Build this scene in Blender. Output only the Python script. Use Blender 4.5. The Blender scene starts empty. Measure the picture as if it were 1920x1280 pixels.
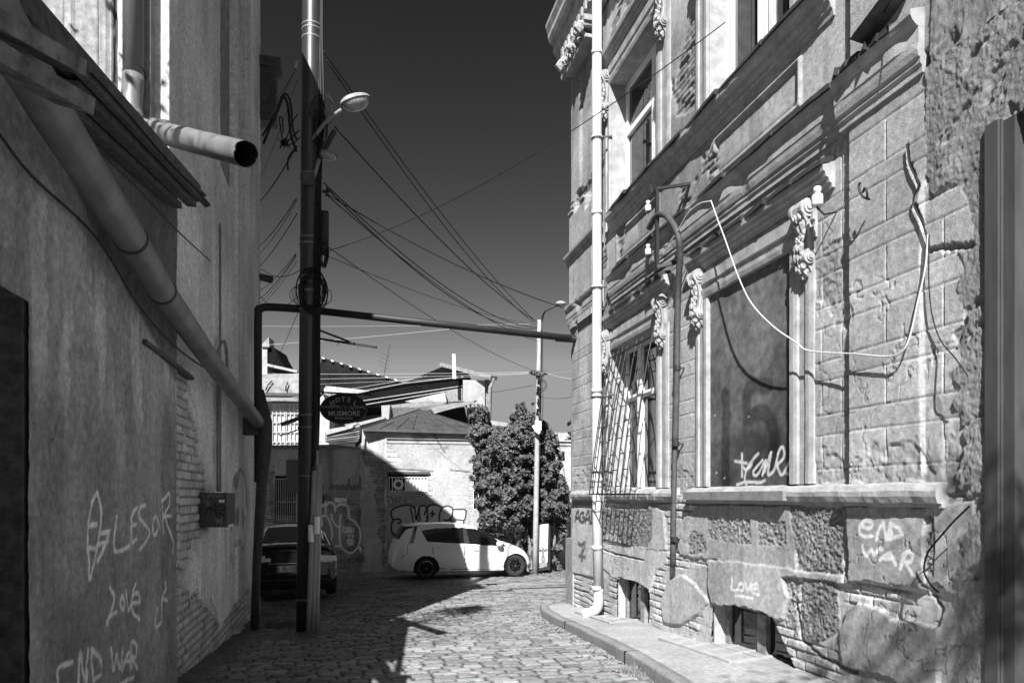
import bpy, math, random
import numpy as np
from mathutils import Vector

# ------------------------------------------------------------------ camera, light, sky
SC = bpy.context.scene
EYE = 1.6                                   # every height below is measured from the eye line
YAW = math.atan(310/1280)
CS, SN = math.cos(YAW), math.sin(YAW)
cam = bpy.data.cameras.new('camera')
cam.sensor_width = 36; cam.lens = 24; cam.shift_y = 290/1920
cam.clip_start = 0.05; cam.clip_end = 3000
co = bpy.data.objects.new('camera', cam); SC.collection.objects.link(co)
co.location = (0, 0, EYE); co.rotation_euler = (math.pi/2, 0, -YAW)
SC.camera = co
LD = Vector((1, 2.2, -2.15)).normalized()    # direction the sunlight travels
SUN_EL = math.asin(-LD.z); SUN_AZ = math.atan2(-LD.x, -LD.y)
sun = bpy.data.lights.new('sun', 'SUN'); sun.energy = 5.0; sun.angle = math.radians(0.5)
sun.color = (1, 1, 1)
so = bpy.data.objects.new('sun', sun); SC.collection.objects.link(so)
so.rotation_euler = LD.to_track_quat('-Z', 'Y').to_euler(); so.location = (-10, -20, 40)
W = bpy.data.worlds.new('World'); SC.world = W; W.use_nodes = True
wn = W.node_tree; wn.nodes.clear()
sky = wn.nodes.new('ShaderNodeTexSky'); sky.sky_type = 'NISHITA'; sky.sun_disc = False
sky.sun_elevation = SUN_EL; sky.sun_rotation = SUN_AZ; sky.altitude = 400
sky.air_density = 1.0; sky.dust_density = 0.6; sky.ozone_density = 1.5
sep = wn.nodes.new('ShaderNodeSeparateColor'); bg = wn.nodes.new('ShaderNodeBackground'); wo = wn.nodes.new('ShaderNodeOutputWorld')
bg.inputs[1].default_value = 0.10
p1 = wn.nodes.new('ShaderNodeMath'); p1.operation = 'POWER'; p1.inputs[1].default_value = 2.2   # red filter black and white sky
p2 = wn.nodes.new('ShaderNodeMath'); p2.operation = 'MULTIPLY'; p2.inputs[1].default_value = 0.135
p3 = wn.nodes.new('ShaderNodeMath'); p3.operation = 'MINIMUM'; p3.inputs[1].default_value = 1.6
wn.links.new(sky.outputs[0], sep.inputs[0]); wn.links.new(sep.outputs[0], p1.inputs[0]); wn.links.new(p1.outputs[0], p2.inputs[0])
wn.links.new(p2.outputs[0], p3.inputs[0]); wn.links.new(p3.outputs[0], bg.inputs[0]); wn.links.new(bg.outputs[0], wo.inputs[0])
SC.view_settings.view_transform = 'Standard'; SC.view_settings.look = 'None'
SC.cycles.diffuse_bounces = 2
SC.view_settings.exposure = 1.15; SC.view_settings.gamma = 1.0
random.seed(5); RNG = np.random.default_rng(5)

# ------------------------------------------------------------------ photo pixel -> place
def ray(x, y):
    t = (x-960)/1280; v = (930-y)/1280
    return t*CS+SN, CS-t*SN, v
def onX(x, y, X):                           # point on the plane world x = X -> (s, z)
    a, b, c = ray(x, y); k = X/a
    return (b*k, c*k)
def at(x, y, d):                            # point at camera depth d
    a, b, c = ray(x, y); return np.array((a*d, b*d, c*d))
def cam2w(xc, yc, z): return np.array((CS*xc+SN*yc, -SN*xc+CS*yc, z))
GS = [-40, 0, 4, 6, 8, 10, 13, 16, 19, 22, 27, 40, 80]
GZ = [-1.3, -1.45, -1.52, -1.62, -1.76, -1.9, -2.06, -2.2, -2.36, -2.44, -2.85, -3.3, -3.8]
def gz(s): return np.interp(s, GS, GZ)
def onG(x, y):
    a, b, c = ray(x, y); k = 1.0
    for _ in range(60): k = k*0.5 + 0.5*(gz(b*k)/c)
    return np.array((a*k, b*k, float(gz(b*k))))

# ------------------------------------------------------------------ noise
def _h(i, j, sd):
    n = (i*374761393 + j*668265263 + sd*974711) & 0x7fffffff
    n = ((n ^ (n >> 13))*1274126177) & 0x7fffffff
    return ((n ^ (n >> 16)) & 0xffffff)/float(0xffffff)
def vn(x, y, sd=0):
    x = np.asarray(x, float); y = np.asarray(y, float)
    i = np.floor(x).astype(np.int64); j = np.floor(y).astype(np.int64)
    f = x-i; g = y-j; f = f*f*(3-2*f); g = g*g*(3-2*g)
    a = _h(i, j, sd); b = _h(i+1, j, sd); c = _h(i, j+1, sd); d = _h(i+1, j+1, sd)
    return (a*(1-f)+b*f)*(1-g)+(c*(1-f)+d*f)*g
def fbm(x, y, oc=4, sd=0, gain=.5):
    r = 0; a = 1; t = 0
    for k in range(oc):
        r = r+a*vn(x*2**k+17.3*k, y*2**k-9.1*k, sd+k); t += a; a *= gain
    return r/t
def sm(a, b, x):
    t = np.clip((x-a)/(b-a), 0, 1); return t*t*(3-2*t)
def sdf(px, py, poly):                      # positive inside
    d = np.full(px.shape, 1e9); ins = np.zeros(px.shape, bool)
    n = len(poly)
    for k in range(n):
        ax, ay = poly[k]; bx, by = poly[(k+1) % n]
        ex, ey = bx-ax, by-ay; wx, wy = px-ax, py-ay
        t = np.clip((wx*ex+wy*ey)/(ex*ex+ey*ey+1e-12), 0, 1)
        d = np.minimum(d, (wx-ex*t)**2+(wy-ey*t)**2)
        c = ((ay > py) != (by > py)) & (px < (bx-ax)*(py-ay)/((by-ay) if by != ay else 1e-12)+ax)
        ins ^= c
    d = np.sqrt(d); return np.where(ins, d, -d)
def stroke(px, py, lines, w):               # 0..1 mask of brush lines
    d = np.full(px.shape, 1e9)
    for ln in lines:
        for k in range(len(ln)-1):
            ax, ay = ln[k]; bx, by = ln[k+1]
            ex, ey = bx-ax, by-ay; wx, wy = px-ax, py-ay
            t = np.clip((wx*ex+wy*ey)/(ex*ex+ey*ey+1e-12), 0, 1)
            d = np.minimum(d, (wx-ex*t)**2+(wy-ey*t)**2)
    return 1-sm(w*.65, w*1.35, np.sqrt(d))
def cat(pts, n=6):                          # smooth polyline
    p = [np.array(q, float) for q in pts]
    if len(p) < 3: return p
    q = [2*p[0]-p[1]]+p+[2*p[-1]-p[-2]]; out = []
    for i in range(1, len(q)-2):
        for k in range(n):
            t = k/n
            out.append(.5*((2*q[i])+(q[i+1]-q[i-1])*t+(2*q[i-1]-5*q[i]+4*q[i+1]-q[i+2])*t*t+(3*q[i]-q[i-1]-3*q[i+1]+q[i+2])*t**3))
    out.append(p[-1]); return out

# ------------------------------------------------------------------ objects
ORG = {}
def base(o, parent, org):
    SC.collection.objects.link(o); ORG[o] = np.array(org, float)
    if parent is not None:
        o.parent = parent; o.location = Vector(np.array(org)-ORG[parent])
    else: o.location = (org[0], org[1], org[2]+EYE)
def tag(o, label=None, cat_=None, group=None, kind=None):
    if label: o['label'] = label
    if cat_: o['category'] = cat_
    if group: o['group'] = group
    if kind: o['kind'] = kind
    return o
def thing(name, label, cat_, loc, group=None):
    o = bpy.data.objects.new(name, None); o.empty_display_size = .2
    base(o, None, loc); return tag(o, label, cat_, group)
def mk(name, v, f, m, parent=None, smooth=False, alb=None, org=None, label=None):
    v = np.asarray(v, float).reshape(-1, 3)
    if org is None: org = ORG[parent] if parent is not None else np.array((v[:, 0].mean(), v[:, 1].mean(), v[:, 2].min()))
    me = bpy.data.meshes.new(name)
    if isinstance(f, np.ndarray):
        nf = len(f); w = f.shape[1]
        me.vertices.add(len(v)); me.vertices.foreach_set('co', (v-org).ravel())
        me.loops.add(nf*w); me.loops.foreach_set('vertex_index', f.ravel().astype(np.int32))
        me.polygons.add(nf); me.polygons.foreach_set('loop_start', np.arange(nf, dtype=np.int32)*w)
        me.update(calc_edges=True)
    else:
        me.from_pydata((v-org).tolist(), [], [list(q) for q in f]); me.update()
    if smooth: me.polygons.foreach_set('use_smooth', np.ones(len(me.polygons), bool))
    if alb is not None:
        a = me.attributes.new('alb', 'FLOAT', 'POINT'); a.data.foreach_set('value', np.asarray(alb, np.float32).ravel())
    me.materials.append(m)
    o = bpy.data.objects.new(name, me); base(o, parent, org)
    if label: o['label'] = label
    return o
class MB:
    def __init__(s): s.v = []; s.f = []; s.n = 0
    def add(s, v, f):
        v = np.asarray(v, float).reshape(-1, 3); s.v.append(v)
        s.f += [tuple(i+s.n for i in q) for q in f]; s.n += len(v); return s
    def box(s, a, b):
        x0, y0, z0 = np.minimum(a, b); x1, y1, z1 = np.maximum(a, b)
        return s.add([(x0,y0,z0),(x1,y0,z0),(x1,y1,z0),(x0,y1,z0),(x0,y0,z1),(x1,y0,z1),(x1,y1,z1),(x0,y1,z1)],
              [(0,3,2,1),(4,5,6,7),(0,1,5,4),(1,2,6,5),(2,3,7,6),(3,0,4,7)])
    def obox(s, c, ax, ay, az):            # centre + three half axes
        c, ax, ay, az = [np.array(q, float) for q in (c, ax, ay, az)]
        p = [c+i*ax+j*ay+k*az for k in (-1, 1) for j in (-1, 1) for i in (-1, 1)]
        return s.add(p, [(0,2,3,1),(4,5,7,6),(0,1,5,4),(1,3,7,5),(3,2,6,7),(2,0,4,6)])
    def bar(s, a, b, w, h=None, up=(0,0,1)):
        a = np.array(a, float); b = np.array(b, float); d = b-a; L = np.linalg.norm(d); d = d/L
        u = np.array(up, float); x = np.cross(d, u)
        if np.linalg.norm(x) < 1e-3: x = np.cross(d, (1, 0, 0))
        x /= np.linalg.norm(x); y = np.cross(x, d)
        return s.obox((a+b)/2, d*L/2, x*w/2, y*(h or w)/2)
    def tube(s, pts, r, n=8, cap=True, closed=False):
        p = [np.array(q, float) for q in pts]; m = len(p)
        rr = [r]*m if np.isscalar(r) else list(r)
        V = []; u = None
        for i in range(m):
            d = p[min(i+1, m-1)]-p[max(i-1, 0)]; d = d/(np.linalg.norm(d)+1e-12)
            if u is None:
                u = np.cross(d, (0, 0, 1));
                if np.linalg.norm(u) < 1e-3: u = np.cross(d, (1, 0, 0))
            u = u-d*np.dot(u, d); u /= np.linalg.norm(u)+1e-12; w = np.cross(d, u)
            for k in range(n):
                a = 2*math.pi*k/n; V.append(p[i]+rr[i]*(math.cos(a)*u+math.sin(a)*w))
        F = [(i*n+k, i*n+(k+1) % n, (i+1)*n+(k+1) % n, (i+1)*n+k) for i in range(m-1) for k in range(n)]
        if cap: F += [tuple(range(n))[::-1], tuple(range((m-1)*n, m*n))]
        return s.add(V, F)
    def prism(s, poly, a, b):              # poly: 3-D points, extruded by vector b-a
        p = np.array(poly, float); d = np.array(b, float)-np.array(a, float); n = len(p)
        return s.add(np.vstack([p, p+d]), [tuple(range(n))[::-1], tuple(range(n, 2*n))]+[(i, (i+1) % n, n+(i+1) % n, n+i) for i in range(n)])
    def ball(s, c, r, nu=10, nv=7, seed=None, amp=0):
        r = np.array(r, float)*np.ones(3); V = []; F = []
        for j in range(nv+1):
            ph = math.pi*j/nv
            for i in range(nu):
                th = 2*math.pi*i/nu; k = 1+(amp*(_h(i, j, seed or 0)-.5) if amp else 0)
                V.append(np.array(c)+r*k*(math.sin(ph)*math.cos(th), math.sin(ph)*math.sin(th), math.cos(ph)))
        for j in range(nv):
            for i in range(nu): F.append((j*nu+i, (j+1)*nu+i, (j+1)*nu+(i+1) % nu, j*nu+(i+1) % nu))
        return s.add(V, F)
    def build(s, name, m, parent=None, smooth=False, **k):
        return mk(name, np.vstack(s.v), s.f, m, parent, smooth, **k)
def gridfaces(nu, nv, keep=None):
    i, j = np.meshgrid(np.arange(nu-1), np.arange(nv-1), indexing='ij')
    a = i*nv+j; f = np.stack([a, a+nv, a+nv+1, a+1], -1)
    if keep is not None: f = f[keep]
    return f.reshape(-1, 4)

# ------------------------------------------------------------------ materials
def mat(name, col=.3, rough=.9, metal=0., noise=.25, scale=6., bump=.2, bscale=60., attr=False, spec=.3, alpha=None, streak=0., trans=0.):
    m = bpy.data.materials.new(name); m.use_nodes = True; t = m.node_tree; N = t.nodes; L = t.links
    b = N['Principled BSDF']; b.inputs['Roughness'].default_value = rough; b.inputs['Metallic'].default_value = metal
    b.inputs['Specular IOR Level'].default_value = spec
    tc = N.new('ShaderNodeTexCoord')
    if attr:
        a = N.new('ShaderNodeAttribute'); a.attribute_name = 'alb'; src = a.outputs['Fac']
    else:
        v = N.new('ShaderNodeValue'); v.outputs[0].default_value = col; src = v.outputs[0]
    n1 = N.new('ShaderNodeTexNoise'); n1.inputs['Scale'].default_value = scale; n1.inputs['Detail'].default_value = 8; n1.inputs['Roughness'].default_value = .65
    mp = N.new('ShaderNodeMapping'); L.new(tc.outputs['Object'], mp.inputs[0]); L.new(mp.outputs[0], n1.inputs[0])
    if streak: mp.inputs['Scale'].default_value = (1, 1, 1/(1+streak))
    r = N.new('ShaderNodeMapRange'); r.inputs[1].default_value = .3; r.inputs[2].default_value = .7
    r.inputs[3].default_value = 1-noise; r.inputs[4].default_value = 1+noise
    L.new(n1.outputs[0], r.inputs[0])
    mu = N.new('ShaderNodeMath'); mu.operation = 'MULTIPLY'; L.new(src, mu.inputs[0]); L.new(r.outputs[0], mu.inputs[1])
    L.new(mu.outputs[0], b.inputs['Base Color'])
    if bump:
        n2 = N.new('ShaderNodeTexNoise'); n2.inputs['Scale'].default_value = bscale; n2.inputs['Detail'].default_value = 6; n2.inputs['Roughness'].default_value = .7
        L.new(mp.outputs[0], n2.inputs[0]); bp = N.new('ShaderNodeBump'); bp.inputs['Strength'].default_value = bump; bp.inputs['Distance'].default_value = .01
        L.new(n2.outputs[0], bp.inputs['Height']); L.new(bp.outputs[0], b.inputs['Normal'])
    if trans: b.inputs['Transmission Weight'].default_value = trans; b.inputs['IOR'].default_value = 1.45
    return m
M = dict(
 wall=mat('wall_plaster', attr=True, noise=.30, scale=22, bump=.75, bscale=110, spec=.15),
 plaster=mat('moulding_plaster', .33, noise=.3, scale=7, bump=.6, bscale=80, spec=.15),
 plaster_dk=mat('grey_plaster', .22, noise=.3, scale=7, bump=.4, bscale=60, spec=.15),
 dark=mat('dark_void', .012, noise=.1, bump=0),
 board=mat('dark_weathered_board', .07, rough=.8, noise=.6, scale=14, bump=.6, bscale=50),
 board2=mat('sunbleached_timber', .13, rough=.8, noise=.7, scale=10, bump=.8, bscale=40),
 post=mat('dark_door_steel', .05, rough=.7, noise=.5, scale=4, bump=.3, bscale=30, streak=4),
 sheet=mat('dark_sheet_metal', .03, rough=.7, noise=.5, scale=9, bump=.2),
 iron=mat('black_iron', .02, rough=.55, noise=.3, bump=.1, spec=.4),
 rust=mat('dark_rusty_steel', .06, rough=.6, noise=.4, scale=14, bump=.2),
 wire=mat('black_cable', .012, rough=.6, noise=.1, bump=0),
 wire_lt=mat('white_cable', .5, rough=.5, noise=.1, bump=0),
 pipe_w=mat('white_painted_pipe', .50, rough=.5, noise=.3, scale=4, bump=.05, streak=6),
 pipe_g=mat('grey_zinc_pipe', .17, rough=.5, metal=.3, noise=.35, scale=5, bump=.08, streak=4),
 white=mat('white_window_frame', .8, rough=.4, noise=.08, bump=.03),
 wood=mat('old_wood', .22, rough=.85, noise=.5, scale=12, bump=.6, bscale=40, streak=0),
 wood_dk=mat('dark_wood', .06, rough=.8, noise=.4, scale=10, bump=.3, bscale=40),
 glass=mat('window_glass', .01, rough=.04, noise=0, bump=0, spec=.8),
 ceramic=mat('white_porcelain', .6, rough=.15, noise=.05, bump=0, spec=.6),
 street=mat('stone_setts', attr=True, rough=.62, noise=.3, scale=18, bump=.35, bscale=45, spec=.3),
 conc=mat('concrete', .36, noise=.2, scale=8, bump=.4, bscale=70, spec=.2),
 conc_dk=mat('kerb_stone', .2, noise=.3, scale=8, bump=.5, bscale=50, spec=.2),
 roofm=mat('sheet_metal_roof', .075, rough=.55, metal=.2, noise=.35, scale=3, bump=.1),
 roofl=mat('pale_sheet_metal', .24, rough=.6, metal=.2, noise=.4, scale=4, bump=.1),
)
# ------------------------------------------------------------------ right house
def spaced(a, b, k, p=2.0, ref=4.0):        # step = k*(s/ref)^p
    o = [a]
    while o[-1] < b: o.append(o[-1]+k*(max(abs(o[-1]), 1.5)/ref)**p)
    o[-1] = b; return np.array(o)
def field(name, X, sgn, s, z, fn, m, parent, smooth=True, label=None):
    S, Z = np.meshgrid(s, z, indexing='ij'); h, alb, cut = fn(S, Z)
    V = np.stack([X+sgn*h, S, Z], -1).reshape(-1, 3)
    keep = None
    if cut is not None:
        c = cut[:-1, :-1] | cut[1:, :-1] | cut[:-1, 1:] | cut[1:, 1:]
        c = cut[:-1, :-1] & cut[1:, :-1] & cut[:-1, 1:] & cut[1:, 1:]
        keep = ~c
    F = gridfaces(len(s), len(z), keep)
    if sgn < 0: F = F[:, ::-1]
    # normal must point to the street: for sgn<0 (x smaller) flip
    return mk(name, V, np.ascontiguousarray(F), m, parent, smooth, alb=np.clip(alb, .01, .9).reshape(-1), label=label)
FX = 3.6
def PF(pts, X=FX): return [onX(x, y, X) for x, y in pts]
HOUSE = thing('stone_house', 'old ornate stucco house with stone block walls, peeling brick base and barred window', 'house', (FX, 7, float(gz(7))))
W1 = (7.45, 8.95); W2 = (4.95, 6.3); WZ = (0.05, 2.06); UZ = (3.90, 5.75)
B1 = (7.66, 8.70, -2.1, -1.12); B2 = (5.02, 6.2, -2.1, -1.06)
JZ = [2.56, 2.276, 2.146, 1.859, 1.709, 1.46, 1.30, 1.04, .889, .628, .471, .21]
JT = [(2.276, 2.56), (1.859, 2.146), (1.46, 1.709), (1.04, 1.30), (.628, .889), (.21, .471)]
JAG = PF([(1728,-60),(1734,120),(1733,340),(1745,372),(1775,343),(1796,345),(1812,378),(1824,455),(1795,470),(1806,505),(1788,540),(1808,575),(1802,608),(1782,622),(1790,650),(1805,672),(1778,700),(1800,728),(1782,760),(1800,775),(1806,850),(1792,885),(1800,925),(1822,945),(1815,990),(1790,1010),(1800,1060),(1785,1085),(1790,1110),(1800,1160),(1795,1290)], 3.54)
def bricks(S, Z, bw=.25, bh=.075, sd=3):
    S = S+.02*(fbm(S*3, Z*3, 2, sd)-.5); Z = Z+.02*(fbm(S*2, Z*2, 2, sd+5)-.5)
    row = np.floor(Z/bh); u = S/bw+.5*(row % 2)+.2*_h(row.astype(np.int64), row.astype(np.int64)*0, sd); col = np.floor(u)
    fu = (u-col)*bw; fv = (Z/bh-row)*bh
    e = np.minimum(np.minimum(fu, bw-fu), np.minimum(fv, bh-fv))
    k = _h(row.astype(np.int64), col.astype(np.int64), sd+1); k2 = _h(row.astype(np.int64), col.astype(np.int64), sd+2)
    m = sm(.002, .014, e+.006*(fbm(S*40, Z*40, 2, sd)-.5))
    return m*(.010+.016*k)+.006*fbm(S*30, Z*30, 3, sd+9), .8+.45*k2, m
def tall_(Z):
    t = np.zeros(Z.shape, int)
    for a, b in JT: t |= ((Z > a) & (Z < b)).astype(int)
    return t
def lowwall(S, Z):
    A = .40+.0*S; n1 = fbm(S*2.2, Z*2.2, 5, 11); n2 = fbm(S*12, Z*12, 4, 12); nf = fbm(S*55, Z*55, 3, 13)
    # --- stucco in blocks above the ledge
    pil = ((S < 4.25) | (S > 9.45)).astype(float)
    h = .048*pil+.004*n2
    jd = np.full(S.shape, 1e9)
    wob = .006*(fbm(S*8, Z*8, 2, 21)-.5)
    for zj in JZ: jd = np.minimum(jd, np.abs(Z-zj+wob))
    vs = [3.9, 3.44, 4.38, 4.6, 6.88, 7.2, 9.85]
    tall = np.zeros(S.shape, bool)
    for a, b in JT: tall |= (Z > a) & (Z < b)
    for v in vs:
        wv = .5
        jd = np.minimum(jd, np.where(tall, np.abs(S-v+wob), 1e9))
    jm = 1-sm(.003, .009, jd)
    rz = np.searchsorted(np.array(sorted(JZ)), Z); cz_ = np.searchsorted(np.array(sorted([3.44, 3.915, 4.25, 4.6, 6.3, 6.88, 7.2, 9.45, 9.85])), S)*tall_(Z)
    tone = .84+.30*_h(rz.astype(np.int64), cz_.astype(np.int64), 19)
    alb = .38*tone*(1-.38*sm(.50, .66, fbm(S*1.0+5, Z*1.0, 4, 15)))*(1+.28*(n1-.5)*2)*(1+.12*(n2-.5)*2)
    hb = h-.0065*jm
    # local losses of stucco: rough pitted spots near the openings and the ledge
    loss = sm(.60, .66, fbm(S*1.9+3, Z*1.9, 4, 31)*.75+.25*np.exp(-np.abs(Z-.1)*3.5)+.06*(n2-.5))
    loss = np.maximum(loss, sm(0, .03, .13-np.abs(Z-.14)*.6+.35*(fbm(S*4, Z*4, 3, 33)-.62)))
    loss = np.maximum(loss, sm(-.01, .02, sdf(S, Z, PF([(1520,520),(1545,470),(1582,440),(1590,500),(1585,560),(1560,590),(1525,560)]))+.12*(n2-.5)))
    loss *= (Z > .0)
    hb = hb-loss*(.006+.016*fbm(S*26, Z*26, 4, 35)-.004)
    alb = alb*(1-.12*loss)
    ck = (1-sm(.0, .010, np.abs(fbm(S*2.3, Z*2.3, 5, 81)-.5)))*sm(.48, .58, fbm(S*.9, Z*.9, 3, 82))
    hb = hb-.006*ck; alb = alb*(1-.35*ck)
    # --- base under the ledge: bricks with patches of render
    bh, bk, bm = bricks(S, Z, .24, .078, 3)
    sme = sm(.38, .60, fbm(S*2.4, Z*3.2, 4, 42)); h0 = .010*(1-sme)+.006*n2*(1-sme)+bh*1.0*sme+.018*fbm(S*3, Z*3, 3, 41); a0 = (.38*(1-sme)+sme*np.where(bm > .5, .40*bk, .32))*(1+.35*(n1-.5)*2)*(.85+.3*n2)
    rag = .05*(fbm(S*7, Z*7, 4, 43)-.5)+.02*(nf-.5)
    pits = fbm(S*46, Z*46, 3, 51, .75)
    def patch(h0, a0, poly, hh, al, rough=False, grow=0., soft=.008):
        d = sdf(S, Z, PF(poly, FX-hh))+rag*(.5 if rough else .8)+grow
        hh = .008+hh*.50; k = sm(-soft, soft, d)
        if rough: t = hh-.008+.036*(pits-.5)+.012*n2; al2 = al*.8*(.6+.8*pits)
        else: t = hh+.012*(n1-.5)+.006*n2; al2 = al*(1+.25*(n1-.5)*2)*(1+.14*(n2-.5)*2)
        return h0*(1-k)+t*k, a0*(1-k)+al2*k
    for poly, hh, al, ro in [
        ([(1300,950),(1360,945),(1480,948),(1490,1068),(1400,1062),(1320,1048),(1270,1040),(1262,990)], .060, .33, 0),
        ([(1072,945),(1113,945),(1114,1083),(1066,1072)], .075, .42, 0),
        ([(1215,945),(1240,958),(1246,1030),(1215,1036),(1160,1022),(1128,1018),(1128,1000),(1144,990),(1166,1012)], .062, .38, 0),
        ([(1127,1018),(1250,1034),(1246,1058),(1226,1070),(1215,1112),(1160,1082),(1146,1083),(1127,1062)], .050, .42, 0),
        ([(1247,1086),(1275,1080),(1297,1095),(1322,1127),(1296,1157),(1269,1172),(1238,1167),(1234,1124)], .070, .36, 0),
        ([(1321,1049),(1400,1056),(1500,1070),(1582,1082),(1584,1096),(1500,1086),(1482,1086),(1476,1158),(1462,1164),(1420,1152),(1326,1132),(1318,1090)], .085, .36, 0),
        ([(1572,945),(1731,950),(1728,1075),(1722,1105),(1705,1104),(1654,1098),(1614,1086),(1598,1092),(1580,1090)], .115, .27, 0),
        ([(1731,950),(1815,940),(1812,1000),(1795,1010),(1798,1120),(1765,1112),(1748,1090),(1730,1100)], .085, .33, 0),
        ([(1579,1143),(1600,1132),(1640,1140),(1664,1160),(1700,1166),(1748,1180),(1752,1290),(1690,1290),(1640,1262),(1572,1252),(1566,1195)], .080, .33, 0),
        ([(1478,948),(1578,955),(1576,1074),(1500,1068),(1484,1017)], .055, .26, 1),
        ([(1323,968),(1402,972),(1404,1020),(1360,1018),(1322,1006)], .058, .30, 1),
        ([(1417,975),(1468,978),(1470,1022),(1418,1022)], .058, .31, 1),
        ([(1128,952),(1219,955),(1219,1011),(1210,1026),(1166,1023),(1144,994),(1128,1006)], .055, .25, 1),
        ([(1285,1010),(1300,992),(1322,1010),(1320,1036),(1290,1040)], .055, .28, 1),
        ([(1499,1084),(1564,1092),(1568,1180),(1530,1203),(1499,1192)], .055, .25, 1),
        ([(1466,1082),(1496,1080),(1494,1192),(1468,1160),(1478,1120)], .040, .33, 1),
        ([(1731,962),(1748,966),(1744,1080),(1730,1070)], .070, .26, 1)]:
        h0, a0 = patch(h0, a0, poly, hh, al, bool(ro))
    low = Z < 0.01
    h = np.where(low, h0, hb); alb = np.where(low, a0, alb)
    ck = (1-sm(.0, .009, np.abs(fbm(S*3.1+4, Z*3.1, 5, 83)-.5)))*sm(.45, .55, fbm(S*1.3, Z*1.3, 3, 84))*low
    h = h-.009*ck; alb = alb*(1-.45*ck)
    dirt = sm(.5, .75, fbm(S*6, Z*1.2, 4, 85)); alb = alb*(1-.22*dirt)*(.86+.28*nf)
    # white spots and drips
    spot = sm(0, .01, sdf(S, Z, PF([(1711,1070),(1724,1068),(1729,1085),(1724,1100),(1714,1098)], 3.5)))
    alb = alb*(1-spot)+.75*spot
    st = sm(.07, .02, np.abs(S-3.565+.01*(fbm(Z*3, S*0, 3, 61)-.5))) if False else (1-sm(.012, .035, np.abs(S-3.60+.02*(fbm(Z*3, S*0, 3, 61)-.5))))*sm(.05, .2, Z)*(1-sm(1.9, 2.1, Z))
    alb = alb*(1-st)+.72*st*(1-0*S)+0*alb
    # the ragged rough render at the near end
    d = sdf(S, Z, JAG+[(2.0, -2.4), (2.0, 9)])+.03*(n2-.5)+.012*(nf-.5)
    k = sm(-.006, .006, d)
    fl = fbm(S*5+Z*2.5, Z*3-S*2, 5, 71); gouge = sm(.62, .75, fbm(S*9+Z*9, Z*5-S*3, 4, 73))
    hr = .030+.04*fl-.022*gouge+.012*nf
    ar = .20*(1+.5*(fl-.5))*(1+.2*(n1-.5))
    h = h*(1-k)+hr*k; alb = alb*(1-k)+ar*k
    # long cracks
    for ln, w in (([(1700,275),(1702,300),(1716,330),(1722,350),(1712,380),(1728,410),(1732,425)], .010), ([(1742,470),(1765,465),(1800,462),(1822,460)], .018),
                  ([(1583,956),(1582,1088)], .012), ([(1722,1080),(1742,1110),(1760,1140),(1748,1175)], .012), ([(1130,1030),(1150,1038),(1205,1050)], .010),
                  ([(1488,1130),(1500,1200),(1540,1235),(1600,1260)], .014), ([(1060,1100),(1100,1110),(1112,1090)], .012)):
        q = stroke(S+.03*(n2-.5), Z+.03*(nf-.5), [PF(ln, 3.55)], w); h = h-.028*q; alb = alb*(1-.3*q)
    # paint on the wall: light and dark writing
    def spray(h, alb, lines, w, val, X, op=1.):
        q = stroke(S+.006*(nf-.5), Z+.006*(n2-.5), [cat(PF(l, X), 5) for l in lines], w)*op*(.8+.4*(nf-.3))
        q = np.clip(q, 0, 1); return alb*(1-q)+val*q
    EW = [[(1603,985),(1618,990),(1626,984),(1622,977),(1610,978),(1602,990),(1606,1003),(1618,1006),(1628,1003)],
          [(1634,1012),(1638,995),(1647,978)],[(1647,978),(1650,998),(1653,1010)],[(1653,1010),(1658,993),(1661,982)],[(1660,980),(1676,992),(1681,1002),(1666,1008),(1656,1010)],[(1661,982),(1662,1006)],
          [(1608,1024),(1611,1036),(1616,1042)],[(1616,1042),(1624,1030),(1629,1040)],[(1629,1040),(1640,1028),(1646,1030)],[(1641,1049),(1651,1040),(1660,1036)],[(1660,1036),(1664,1046),(1669,1058)],[(1650,1047),(1665,1046)],
          [(1678,1066),(1682,1050),(1690,1036)],[(1682,1042),(1692,1034),(1701,1040),(1698,1052),(1686,1054)],[(1686,1054),(1694,1064),(1700,1077)]]
    alb = spray(h, alb, EW, .0135, .66, 3.49)
    LV = [[(1367,1081),(1366,1095),(1365,1104),(1372,1106),(1377,1104)],[(1385,1092),(1379,1098),(1382,1106),(1388,1105),(1389,1097),(1384,1092)],[(1393,1094),(1397,1106),(1403,1093)],[(1406,1102),(1414,1103),(1416,1096),(1410,1094),(1404,1100),(1406,1110),(1417,1115)],[(1373,1116),(1390,1118),(1406,1121)]]
    alb = spray(h, alb, LV, .0125, .72, 3.515)
    AG = [[(1075,977),(1077,965),(1081,957)],[(1081,957),(1083,978)],[(1076,971),(1083,971)],[(1091,962),(1086,962),(1084,972),(1088,979),(1092,975),(1092,970),(1089,970)],[(1094,980),(1097,962),(1100,958)],[(1100,958),(1103,981)],[(1095,973),(1102,973)],[(1106,958),(1105,980)],[(1105,958),(1110,962),(1105,969),(1112,974),(1106,981)]]
    alb = spray(h, alb, AG, .028, .05, 3.52, 1.1)
    ZZ = [[(1080,1018),(1086,1022),(1093,1016)],[(1093,1016),(1091,1030),(1084,1042)],[(1082,1042),(1093,1044)],[(1088,1024),(1087,1052)]]
    alb = spray(h, alb, ZZ, .03, .07, 3.52, 1.0)
    cut = ((S > W1[0]) & (S < W1[1]) & (Z > WZ[0]) & (Z < WZ[1])) | ((S > W2[0]) & (S < W2[1]) & (Z > WZ[0]) & (Z < WZ[1]))
    arch1 = -1.12+.05*np.sin(np.clip((S-B1[0])/(B1[1]-B1[0]), 0, 1)*math.pi)+.02*(n2-.5)
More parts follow.
